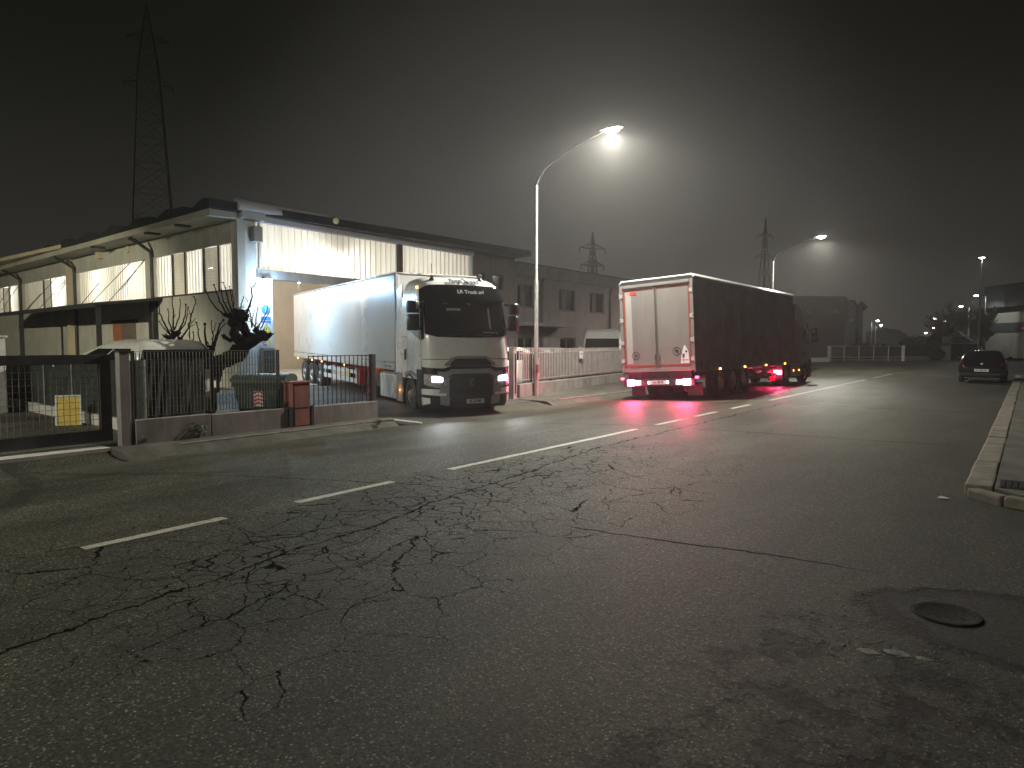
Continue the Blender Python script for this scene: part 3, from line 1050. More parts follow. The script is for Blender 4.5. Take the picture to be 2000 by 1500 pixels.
# lean-to canopy with posts
cp = thing('canopy', 'low dark lean-to canopy on posts along the warehouse side wall', 'canopy', (-30.2, 11.9, 0))
mb = MB()
vs = [(s, o_, z) for s in (6.6, 25.0) for o_, z in ((.02, 3.60), (2.6, 3.27), (2.6, 3.40), (.02, 3.72))]
mb.add(vs, [(0, 1, 5, 4), (1, 2, 6, 5), (2, 3, 7, 6), (3, 0, 4, 7), (0, 3, 2, 1), (4, 5, 6, 7)])
mb.build('canopy_roof', M['roof_dark'], cp, M=ML, world=True)
MB().bx(6.6, 25, 2.603, 2.68, 3.20, 3.37).build('gutter', M['steel_dark'], cp, M=ML, world=True)
for s in (6.75, 17.6):
    MB().bx(s - .08, s + .08, 2.42, 2.58, 0, 3.27).build('post', M['steel_dark'], cp, M=ML, world=True)

# the rest of the shell (inside of the hall)
wbuild(MB().bx(WX - 38, WX - .33, 31.15, 31.4, 0, 6.55), 'far_side_wall', M['interior'])
wbuild(MB().bx(WX - 18.2, WX - 17.95, 14.9, 31.148, 0, 6.55), 'inner_wall', M['interior'])
wbuild(MB().bx(WX - 40, WX - 39.7, 14.0, 31.148, 0, 6.55), 'back_wall', M['interior'])
mb = MB()
for x in (-26.8, -30.2, -33.6, -37.0):
    mb.bx(x - .12, x + .12, 14.6, 31.1, 5.95, 6.50)
wbuild(mb, 'roof_beam', M['interior'])
wbuild(MB().bx(WX - 40, WX - .3, 13.9, 31.4, 6.557, 6.75), 'ceiling', M['interior'])
wbuild(MB().bx(WX - 17.9, WX - .25, 15.0, 31.1, .004, .012), 'hall_floor', M['concrete_pale'])
mb = MB().tube([(-23.95, 15.75, .0), (-23.95, 15.75, 4.1)], .03, 6).tube([(-23.95, 15.85, 4.05), (-30, 16.5, 4.05)], .02, 6).tube([(-24.1, 15.9, 3.8), (-30, 17.4, 3.9)], .02, 6)
wbuild(mb, 'door_track', M['steel_dark'])
for x, y, z, p, lb in ((-24.55, 18.9, 4.95, P_HALL * .9, 'glowing hall lamp close behind the front corrugated panel'), (-26.3, 16.4, 5.1, P_HALL * .55, 'hall lamp near the warehouse front corner'),
                      (-27.2, 24.6, 5.6, P_HALL * 1.1, 'hall lamp behind the smaller front panel'), (-29.4, 16.4, 5.1, P_HALL * .6, 'hall lamp behind the louvres of the first side bay'),
                      (-34.0, 16.6, 5.1, P_HALL * .7, 'hall lamp behind the near half of the second side bay'), (-38.6, 16.8, 5.1, P_HALL * .8, 'hall lamp behind the far half of the second side bay'),
                      (-36.5, 26, 5.6, P_HALL * .8, 'hall lamp at the back of the loading hall'), (-45.0, 17.0, 5.0, P_HALL * 1.3, 'hall lamp behind the third lit side bay'), (-55.0, 17.2, 5.0, P_HALL * 1.5, 'hall lamp behind the last lit side bay')):
    t = thing('hall_lamp', lb, 'lamp', (x, y, z), group='lamps inside the warehouse')
    MB().lathe([(.0, .16), (.10, .16), (.24, .0), (.25, .0)], (0, 0, 0), n=16).build('shade', M['lintel'], t, smooth=40)
    MB().blob((0, 0, -.02), .08, rough=0).build('bulb', M['e_hall'], t, smooth=60)
    lamp_light('bulb_light', 'POINT', (0, 0, -.22), p, (1, .97, .90), t, size=.10)

# floodlight at the door corner
fl = thing('floodlight', 'bright cold white floodlight above the signs at the door corner', 'floodlight', (WX + .12, 15.2, 4.16))
MB().box((0, 0, .06), (.20, .30, .10)).build('housing', M['steel_dark'], fl, bevel=.01)
MB().bar((-.12, 0, .1), (0, 0, .08), .04).build('bracket', M['steel_dark'], fl)
MB().box((.045, 0, -.01), (.18, .28, .03)).build('lens', M['e_flood'], fl)
lamp_light('flood_light', 'SPOT', (.22, .02, -.05), P_FLOOD * 1.4, (.45, .73, 1), fl, size=.10, aim=(.30, .22, -.93), angle=178, blend=.7)
lamp_light('flood_spill', 'POINT', (.22, .02, -.05), P_FLOOD * .42, (.40, .70, 1), fl, size=.10)
# unlit round wall lamp on the fascia
wl = thing('wall_lamp', 'round dim bulkhead lamp fixed on the warehouse fascia', 'lamp', (WX + .38, 18.25, 6.80))
MB().lathe([(0, -.04), (.16, -.04), (.17, .06), (.15, .10)], (0, 0, 0), axis=(1, 0, -.2), n=18).build('housing', M['lintel'], wl, smooth=40)
MB().lathe([(.14, .10), (.10, .17), (0, .20)], (0, 0, 0), axis=(1, 0, -.2), n=18).build('lens', M['e_warm'], wl, smooth=60)
MB().bar((-.06, 0, .1), (0, 0, .0), .05).build('bracket', M['lintel'], wl)

# safety signs on the jamb
sg = thing('safety_sign', 'tall white safety sign board with blue disc and yellow triangle beside the door', 'sign', (WX - .026, 15.20, 0))
MB().bx(-.002, .010, -.30, .30, 1.62, 3.95).build('board', M['sign_board'], sg)
MB().lathe([(0, .015), (.19, .015), (.19, .0)], (0, .02, 3.02), axis=(1, 0, 0), n=28).build('blue_disc', M['sign_blue'], sg)
MB().bx(.010, .016, -.20, .24, 2.62, 2.76).bx(.010, .016, -.20, .24, 2.52, 2.60).build('blue_label', M['sign_blue'], sg)
mb = MB().slab([(.011, -.20, 2.12), (.011, .28, 2.12), (.011, .04, 2.48)], (1, 0, 0), .003)
tr_ = mb.build('warning_edge', M['black_text'], sg)
MB().slab([(.0145, -.165, 2.138), (.0145, .245, 2.138), (.0145, .04, 2.445)], (1, 0, 0), .003).build('warning_triangle', M['sign_yellow'], sg)
text('exclamation', '!', .26, M['black_text'], sg, facing((.019, .04, 2.25), (0, 1, 0), (0, 0, 1)))
text('figure', 'i', .28, M['sign_board'], sg, facing((.018, .02, 3.02), (0, 1, 0), (0, 0, 1)))
mb = MB()
for k in range(4):
    mb.bx(.010, .013, -.18, .24, 1.98 + k * .03, 1.992 + k * .03)
mb.bx(.010, .013, -.02, .10, 3.3, 3.75)
mb.build('lettering', M['steel_mid'], sg)
MB().lathe([(0, .015), (.11, .015), (.11, .0)], (0, -.10, 1.84), axis=(1, 0, 0), n=24).build('red_disc', M['sign_red'], sg)
MB().lathe([(0, .018), (.075, .018), (.075, .0)], (0, -.10, 1.84), axis=(1, 0, 0), n=24).build('disc_centre', M['sign_board'], sg)
MB().bx(.010, .016, .12, .24, 1.70, 1.86).build('yellow_label', M['sign_yellow'], sg)
MB().bx(.010, .016, -.12, .04, 1.64, 1.69).build('red_label', M['sign_red'], sg)
eb = thing('electric_cabinet', 'dark electric cabinet low on the jamb below the safety signs', 'cabinet', (WX + .05, 15.2, .6))
MB().bx(-.07, .16, -.27, .27, -.15, .95).build('box', M['lintel'], eb, bevel=.01)
MB().bx(.162, .172, -.22, .22, -.08, .85).build('door', M['cab_black'], eb)

# ================================================================== OFFICE BUILDING
OX = -23.46
of = thing('office_building', 'plain two storey grey office block joined to the warehouse', 'office building', (OX, 31.5, 0))


def obuild(mb, name, mat, parent=None, **kw):
    return mb.build(name, mat, parent or of, world=True, **kw)


wins = [(31.32, 32.95, 3.85, 5.17), (35.68, 37.55, 3.80, 5.17), (39.38, 41.28, 3.82, 5.17),
        (31.38, 32.95, .9, 2.10), (35.80, 37.65, .9, 2.09), (39.55, 41.55, .9, 2.08)]
mb = MB()
ys = [31.203, 45.1]
cuts = sorted(set([31.203, 45.1] + [w[0] for w in wins] + [w[1] for w in wins]))
zc = sorted(set([0.0, 5.62] + [w[2] for w in wins] + [w[3] for w in wins]))
for a, b in zip(cuts, cuts[1:]):
    for c, d in zip(zc, zc[1:]):
        my, mz = (a + b) / 2, (c + d) / 2
        if any(w[0] < my < w[1] and w[2] < mz < w[3] for w in wins):
            continue
        mb.bx(OX - .3, OX, a, b, c, d)
mb2 = MB()
# merge the strips into a clean front: keep faces only
obuild(mb, 'front_wall', M['plaster_office'])
obuild(MB().bx(OX - 15, OX - .302, 44.8, 45.1, 0, 6.2), 'end_wall', M['plaster_office'])
obuild(MB().bx(OX - 15, OX - .31, 31.45, 44.8, 6.0, 6.2), 'roof', M['roof_dark'])
obuild(MB().bx(OX - .3, OX + .16, 31.203, 45.2, 5.623, 6.33), 'parapet', M['band_office'], bevel=.01)
obuild(MB().bx(OX - .32, OX + .20, 31.2, 45.24, 6.333, 6.385), 'coping', M['roof_dark'])
for y0, y1, z0, z1 in wins:
    w = obuild(MB().bx(OX - .20, OX - .16, y0, y1, z0, z1), 'window', M['glass_office'])
    mb = MB()
    for y in (y0, (y0 + y1) / 2 - .035, y1 - .07):
        mb.bx(OX - .17, OX - .10, y, y + .07, z0, z1)
    mb.bx(OX - .168, OX - .102, y0 + .06, y1 - .06, z0, z0 + .07).bx(OX - .168, OX - .102, y0 + .06, y1 - .06, z1 - .07, z1)
    obuild(mb, 'frame', M['frame_dark'], parent=w)
    obuild(MB().bx(OX - .09, OX + .05, y0 - .04, y1 + .04, z0 - .05, z0 - .002), 'sill', M['frame_dark'], parent=w)
    if z0 > 2:
        obuild(MB().bx(OX - .158, OX - .13, y0 + .5, y0 + .95, z0 + .08, z1 - .08), 'blind', M['frame_dark'], parent=w)
for y, r in ((33.65, .085), (42.0, .075)):
    obuild(MB().tube([(OX + .10, y + .25, 5.60), (OX + .12, y + .2, 5.52), (OX + .12, y, 5.38), (OX + .12, y, .1)], r, 8), 'downpipe', M['frame_dark'], smooth=50)
obuild(MB().bx(OX + .002, OX + 1.3, 30.5, 35.7, 2.72, 2.92), 'entrance_canopy', M['plaster_office'], bevel=.02)

# ================================================================== FENCES ON THE STREET
FX = -12.60


def bar_panel(mb, a, b, z0, z1, pitch, w, t, rods=(), rod_w=.006):
    """vertical bars between points a and b (x, y)"""
    a, b = Vector(a), Vector(b)
    L = (b - a).length
    d = (b - a) / L
    n = int(L / pitch)
    for i in range(n + 1):
        p = a + d * (i * L / n)
        mb.box((p.x, p.y, (z0 + z1) / 2), (t, w, z1 - z0), rz=math.atan2(-d.x, d.y))
    for z in rods:
        mb.bar((a.x, a.y, z), (b.x, b.y, z), rod_w, rod_w)
    return mb


fa = thing('mesh_fence', 'steel grating fence on a low wall in front of the bare tree', 'fence', (FX, 7.0, -.1))
mb = MB().bx(FX - .12, FX + .10, 5.48, 6.86, -.25, .36).bx(FX - .12, FX + .10, 6.875, 8.58, -.25, .345)
mb.build('low_wall', M['wall_low'], fa, world=True, bevel=.012)
mb = bar_panel(MB(), (FX - .02, 5.5), (FX - .02, 8.42), .40, 1.55, .0635, .006, .022, [.41 + .145 * i for i in range(9)], .007)
mb.build('grating', M['steel_mid'], fa, world=True)
for y in (5.52, 6.98, 8.44):
    MB().box((FX - .04, y, .95), (.05, .05, 1.26)).build('post', M['steel_dark'], fa, world=True)

cb = thing('utility_cabinet', 'faded red utility cabinet built into the low street wall', 'cabinet', (FX + .1, 8.9, -.1))
MB().bx(FX - .2, FX + .13, 8.68, 9.12, -.25, .86).build('housing', M['brick_red'], cb, world=True, bevel=.01)
MB().bx(FX + .131, FX + .145, 8.72, 9.08, .34, .82).build('door', M['brick_red'], cb, world=True)
MB().bx(FX + .131, FX + .142, 8.72, 9.08, -.05, .30).build('door', M['brick_red'], cb, world=True)
MB().bx(FX - .22, FX + .16, 8.66, 9.14, .863, .90).build('lid', M['brick_red'], cb, world=True)
for y0, y1 in ((8.60, 8.665), (9.135, 9.20)):
    MB().bx(FX - .1, FX + .14, y0, y1, -.25, .36).build('side_frame', M['steel_dark'], cb, world=True)

fb = thing('bar_fence', 'black vertical bar fence on a low wall beside the lorry entrance', 'fence', (FX, 10, -.1))
MB().bx(FX - .12, FX + .10, 9.22, 11.08, -.25, .33).build('low_wall', M['wall_low'], fb, world=True, bevel=.012)
mb = bar_panel(MB(), (FX - .02, 9.2), (FX - .02, 10.95), .33, 1.45, .125, .016, .016, [1.43], .02)
mb.build('bars', M['steel_dark'], fb, world=True)
MB().box((FX - .02, 11.02, .68), (.12, .12, 1.56)).build('post', M['steel_dark'], fb, world=True, bevel=.008)

# left gateway: post and sliding mesh gate
gp = thing('gate_post', 'square weathered post between the sliding gate and the mesh fence', 'gate post', (FX, 5.3, -.1))
MB().box((FX, 5.33, .70), (.17, .17, 1.72)).build('shaft', M['wall_low'], gp, world=True, bevel=.01)
MB().box((FX, 5.33, 1.575), (.20, .20, .03)).build('cap', M['steel_dark'], gp, world=True)
gt = thing('sliding_gate', 'heavy dark steel frame sliding gate with wire mesh at far left', 'gate', (FX - .15, 3.0, 0))
GX = FX - .14
mb = MB().bx(GX - .04, GX + .04, -2.0, 5.18, 1.36, 1.52).bx(GX - .05, GX + .05, -2.0, 5.18, .02, .22).bx(GX - .04, GX + .04, 5.0, 5.18, .222, 1.358)
mb.build('frame', M['steel_dark'], gt, world=True, bevel=.006)
mb = bar_panel(MB(), (GX, -1.9), (GX, 4.98), .225, 1.355, .088, .006, .012, [.30 + .105 * i for i in range(10)], .006)
mb.build('mesh', M['steel_mid'], gt, world=True)
MB().bx(FX - .45, FX + .25, -3, 5.0, -.115, -.055).build('gate_track', M['concrete_pale'], gt, world=True)

# yard inside the left gate: low wall with dark netting, pale wall, yellow board
nf = thing('netted_fence', 'dark green netted fence on a pale low kerb wall inside the left yard', 'fence', (-16, 6, 0))
A, B = Vector((-13.05, 5.95, 0)), Vector((-24.0, 6.55, 0))
MB().bar(A + Vector((0, 0, .11)), B + Vector((0, 0, .11)), .16, .24).build('low_wall', M['concrete_pale'], nf, world=True)
mb = MB()
n = 46
vs, fs = [], []
q = random.Random(5)
for i in range(n + 1):
    p = A.lerp(B, i / n)
    dx = q.uniform(-.03, .03)
    vs += [(p.x, p.y + dx, .232), (p.x, p.y + .01 - dx, .8), (p.x, p.y + dx * .5, 1.38 + q.uniform(-.03, .02))]
for i in range(n):
    a = 3 * i
    fs += [(a, a + 3, a + 4, a + 1), (a + 1, a + 4, a + 5, a + 2)]
mb.add(vs, fs).add([(x, y + .02, z) for x, y, z in vs], fs).build('netting', M['dark_net'], nf, world=True)
vs, fs = [], []
for i in range(13):
    yy = 5.95 + 1.12 * i / 12
    dx = q.uniform(-.025, .025)
    vs += [(-13.05 + dx, yy, .232), (-13.06 - dx, yy, .8), (-13.05 + dx * .5, yy, 1.40 + q.uniform(-.04, .02))]
for i in range(12):
    a = 3 * i
    fs += [(a, a + 3, a + 4, a + 1), (a + 1, a + 4, a + 5, a + 2)]
MB().add(vs, fs).add([(x - .02, y, z) for x, y, z in vs], fs).build('netting', M['dark_net'], nf, world=True)
MB().bx(-13.13, -12.97, 6.04, 7.08, -.1, .225).build('low_wall', M['concrete_pale'], nf, world=True)
for t_ in (0.0, .18, .36, .54, .72, .9):
    p = A.lerp(B, t_)
    MB().tube([(p.x, p.y - .05, .2), (p.x, p.y - .05, 1.42)], .02, 6).build('post', M['steel_mid'], nf, world=True)
pw = thing('white_wall', 'pale block wall standing in the yard at the far left edge', 'wall', (-21, 5.6, 0))
MB().bx(-30, -19.9, 5.2, 5.75, 0, 1.86).build('blocks', M['concrete_pale'], pw, world=True, bevel=.02)
MB().bx(-30, -19.86, 5.16, 5.79, 1.863, 1.91).build('coping', M['concrete_pale'], pw, world=True)
yb = thing('yellow_board', 'faded yellow board leaning near the sliding gate', 'board', (-15.85, 5.62, 0), rz=R(62))
mb = MB().box((0, .02, .32), (.44, .022, .62), rot=Matrix.Rotation(R(-7), 3, 'X'))
mb.build('panel', M['yellow'], yb)
mb = MB()
for x0, x1, z0, z1 in ((-.235, .235, .60, .64), (-.235, -.205, .02, .60), (.205, .235, .02, .60)):
    mb.box(((x0 + x1) / 2, .02 + (.32 - (z0 + z1) / 2) * -.123, (z0 + z1) / 2), (x1 - x0, .03, z1 - z0), rot=Matrix.Rotation(R(-7), 3, 'X'))
mb.build('frame', M['white'], yb)
rp = thing('red_post', 'thin dark red post right behind the yellow board', 'post', (-15.1, 6.0, 0))
MB().bx(-.05, .05, -.05, .05, 0, .75).build('shaft', M['brick_red'], rp)
MB().bx(-.09, .09, -.09, .09, 0, .02).build('foot', M['brick_red'], rp)

# right of the entrance: gate posts, bar fence, post box
ga, gb = Vector((-13.45, 17.95)), Vector((-17.6, 46.0))
fc = thing('bar_fence', 'long off-white bar fence on a low wall behind the street lamp', 'fence', (-13.6, 18.5, -.1))
gd = (gb - ga).normalized()
gang = math.atan2(-gd.x, gd.y)
mid = (ga + gb) / 2
MB().box((mid.x, mid.y, .06), (.22, (gb - ga).length, .62), rz=gang).build('low_wall', M['wall_low'], fc, world=True, bevel=.012)
a2 = ga + gd * .15
mb = bar_panel(MB(), a2, a2 + gd * 13.0, .44, 1.55, .135, .055, .014, [.50, 1.40], .03)
mb.build('bars', M['white_bar'], fc, world=True)
mb = bar_panel(MB(), a2 + gd * 13.15, gb, .44, 1.55, .135, .055, .014, [.50, 1.40], .03)
mb.build('bars', M['white_bar'], fc, world=True)
nn = Vector((-gd.y, gd.x))
b0, b1 = ga + gd * .6 + nn * .12, gb + nn * .12
MB().bar((b0.x, b0.y, .88), (b1.x, b1.y, .88), .012, .98).build('backing_sheet', M['backing'], fc, world=True)
for k, (y, lb) in enumerate(((17.0, 'thick gate post nearest the white lorry cab'), (17.55, 'second gate post at the end of the off-white bar fence'))):
    t = thing('gate_post', lb, 'gate post', (-13.32, y, -.1), group='gate posts right of the entrance')
    MB().bx(-.10, .10, -.09, .09, 0, 1.68).build('shaft', (M['white_bar'], M['white_bar'])[k], t, bevel=.01)
    MB().bx(-.115, .115, -.105, .105, 1.683, 1.71).build('cap', M['steel_mid'], t)
    MB().bx(.10, .13, -.02, .02, .2, 1.5).build('guide', M['steel_dark'], t)
mbx = thing('beacon_box', 'black box with yellow flashing beacon beside the gate post', 'gate motor', (-13.6, 16.75, 0))
MB().bx(-.30, .1, -.22, .16, .72, 1.55).build('box', M['cab_black'], mbx, bevel=.02)
MB().bx(-.30, .12, .02, .42, 1.555, 1.68).build('lid', M['cab_black'], mbx, bevel=.02)
MB().lathe([(.075, 0), (.075, .10), (.05, .14), (0, .15)], (.02, .05, 1.62), n=16).build('beacon', M['sign_yellow'], mbx, smooth=40)
MB().bx(-.22, .02, -.16, .1, -.1, .72).build('stand', M['white_bar'], mbx)
sgp = thing('notice_plate', 'small pale notice plate hung on the off-white bar fence', 'notice', (-14.18, 23.1, 1.28))
MB().box((.05, 0, 0), (.012, .34, .30), rz=gang).build('plate', M['sign_board'], sgp)
MB().box((.058, 0, .03), (.006, .22, .05), rz=gang).build('lettering', M['steel_mid'], sgp)

# ================================================================== BARE POLLARD TREE
TD = 15.6
tq = random.Random(21)
tree = thing('pollard_tree', 'gnarled bare pollard tree with thin upright shoots behind the mesh fence', 'tree', pxg(408, 812, -.05))


def tp(x, y, dd=0.0):
    return px(x, y, TD + dd)


trunk = MB()


def limb(pts, rad, n=9, jit=.025, dd=0.0):
    """pts in photo pixels; a knobbly tube through them"""
    P = []
    for i in range(len(pts) - 1):
        a, b = tp(pts[i][0], pts[i][1], dd + (pts[i][2] if len(pts[i]) > 2 else 0)), tp(pts[i + 1][0], pts[i + 1][1], dd + (pts[i + 1][2] if len(pts[i + 1]) > 2 else 0))
        m = max(2, int((b - a).length / .09))
        for k in range(m):
            P.append((a.lerp(b, k / m), rad[i] + (rad[i + 1] - rad[i]) * k / m))
    P.append((tp(pts[-1][0], pts[-1][1], dd + (pts[-1][2] if len(pts[-1]) > 2 else 0)), rad[-1]))
    Q = [p + Vector((tq.gauss(0, jit), tq.gauss(0, jit), tq.gauss(0, jit))) * min(1, r * 8) for p, r in P]
    rs = [r * tq.uniform(.82, 1.22) for p, r in P]
    trunk.tube(Q, rs, n)
    for p, r in zip(Q, rs):
        if tq.random() < .8 and r > .04:
            d = Vector((tq.gauss(0, 1), tq.gauss(0, 1), tq.gauss(0, 1))).normalized()
            trunk.blob(p + d * r * .8, r * tq.uniform(.3, .6), seed=tq.randint(0, 9999), rough=.5, n=4, m=6)
            if tq.random() < .35:
                trunk.tube([p + d * r * .7, p + d * (r + tq.uniform(.03, .09))], [r * .22, .004], 4)


limb([(408, 815), (410, 780), (413, 745), (416, 722)], [.17, .14, .15, .17])
limb([(416, 722), (435, 706), (455, 692), (476, 676), (492, 668), (508, 660), (520, 656)], [.17, .155, .14, .14, .13, .115, .10])
limb([(472, 680), (462, 660), (461, 640), (462, 626)], [.12, .11, .11, .14], dd=-.12, jit=.04)
limb([(480, 674), (480, 655), (478, 640), (474, 626)], [.11, .09, .09, .09], dd=.12, jit=.04)
limb([(425, 716), (445, 705), (468, 702), (478, 690), (480, 676)], [.10, .09, .08, .07, .08], dd=.1)
limb([(462, 662, 0), (448, 664, .1), (436, 658, .15)], [.06, .05, .04], jit=.04)
limb([(410, 745), (396, 728), (380, 715), (368, 705), (358, 690), (347, 680), (336, 678), (330, 668)], [.10, .085, .075, .075, .07, .075, .08, .10], dd=-.1)
limb([(332, 672), (335, 660), (342, 652), (350, 648)], [.09, .08, .06, .05], dd=-.12)
limb([(345, 683), (354, 674), (352, 664)], [.05, .04, .035], dd=-.05)
limb([(363, 702), (369, 692), (371, 684)], [.06, .055, .06])
limb([(412, 730), (411, 705), (412, 690), (414, 678)], [.09, .08, .08, .085], dd=-.2)
for (x, y, r, n) in ((463, 618, .19, 16), (448, 617, .10, 7), (478, 622, .11, 8), (474, 640, .10, 6), (505, 652, .14, 10), (518, 655, .11, 7), (330, 660, .10, 9), (344, 650, .09, 7), (371, 686, .08, 5), (414, 678, .10, 6), (352, 664, .07, 4), (437, 657, .05, 4), (480, 655, .1, 5)):
    c = tp(x, y)
    for k in range(n):
        d = Vector((tq.gauss(0, 1), tq.gauss(0, 1), tq.gauss(0, .8))).normalized() * r * tq.uniform(.2, 1)
        trunk.blob(c + d, r * tq.uniform(.22, .5), seed=tq.randint(0, 9999), rough=.45, n=4, m=6)
        if tq.random() < .8:
            e = d.normalized() * r * tq.uniform(.5, 1.0)
            trunk.tube([c + d, c + d + e + Vector((0, 0, .03))], [.035, .008], 5)
trunk.build('trunk', M['bark'], tree, world=True, smooth=35)
shoots = MB()


def shoot(pts, r0, dd=0.0):
    P = []
    for i in range(len(pts) - 1):
        a, b = tp(pts[i][0], pts[i][1], dd + i * .04), tp(pts[i + 1][0], pts[i + 1][1], dd + (i + 1) * .04)
        m = max(2, int((b - a).length / .07))
        for k in range(m):
            P.append(a.lerp(b, k / m))
    P.append(tp(pts[-1][0], pts[-1][1], dd + len(pts) * .04))
    Q = [p + Vector((tq.gauss(0, .007), tq.gauss(0, .007), tq.gauss(0, .004))) for p in P]
    N_ = len(Q)
    rs = [max(.006, r0 * (1 - .62 * i / N_)) for i in range(N_)]
    shoots.tube(Q, rs, 5)
    for i in range(1, N_):
        if tq.random() < .75:
            d = Vector((tq.gauss(0, 1), tq.gauss(0, 1), tq.gauss(.3, .5))).normalized()
            L = tq.uniform(.02, .06) * (2.2 if tq.random() < .12 else 1)
            shoots.tube([Q[i], Q[i] + d * L], [rs[i] * .8, .003], 4)
    shoots.blob(Q[-1], rs[-1] * 2.0, seed=N_, rough=.5, n=3, m=5)


for pts, r in (
    ([(440, 618), (420, 600), (407, 580), (402, 567)], .026), ([(444, 614), (432, 595), (422, 572), (418, 556)], .028), ([(448, 612), (438, 590), (434, 575), (432, 566)], .024),
    ([(455, 612), (445, 585), (440, 562), (436, 552)], .022), ([(452, 612), (446, 588), (444, 572)], .018),
    ([(458, 610), (452, 580), (449, 560)], .018), ([(468, 610), (472, 595), (475, 580)], .02),
    ([(478, 618), (486, 602), (492, 580), (492, 562), (500, 553)], .034), ([(488, 560), (492, 566)], .014), ([(484, 590), (480, 583)], .012),
    ([(492, 640), (490, 620), (486, 600)], .022), ([(498, 645), (502, 610), (505, 588), (503, 560)], .018), ([(492, 636), (495, 612), (500, 600)], .016),
    ([(508, 642), (520, 620), (526, 610), (528, 598)], .020), ([(505, 640), (514, 622), (522, 606), (523, 592)], .020), ([(500, 642), (488, 622)], .014),
    ([(448, 664), (438, 655)], .02),
    ([(333, 655), (320, 630), (312, 612), (310, 594)], .026), ([(330, 652), (318, 640), (311, 628)], .018), ([(336, 648), (330, 625), (328, 605)], .020),
    ([(338, 645), (339, 610), (336, 582)], .024), ([(340, 645), (350, 620), (352, 600), (351, 585)], .020), ([(346, 652), (358, 630), (362, 610), (363, 594)], .028),
    ([(350, 648), (362, 632), (365, 615), (366, 600)], .02), ([(352, 664), (368, 640), (374, 615), (382, 592), (380, 580)], .026), ([(374, 618), (368, 602)], .012), ([(372, 635), (381, 622)], .012), ([(368, 642), (378, 634)], .012),
    ([(371, 684), (370, 655), (371, 630)], .022), ([(372, 684), (377, 665), (378, 648)], .022), ([(358, 686), (356, 660)], .016),
    ([(400, 684), (392, 670), (387, 650), (385, 630)], .024), ([(384, 632), (382, 628)], .012), ([(404, 690), (401, 660), (400, 633)], .042),
    ([(414, 680), (416, 655), (413, 637), (412, 627)], .022), ([(416, 650), (422, 632)], .014), ([(417, 678), (424, 650), (430, 632), (436, 625)], .034), ([(422, 665), (432, 640), (440, 632)], .022),
    ([(410, 682), (406, 668)], .02), ([(455, 612), (457, 590), (454, 570)], .016), ([(465, 608), (470, 600), (476, 600)], .014)):
    shoot(pts, r * .85, tq.uniform(-.25, .25))
shoots.build('crown', M['bark'], tree, world=True)


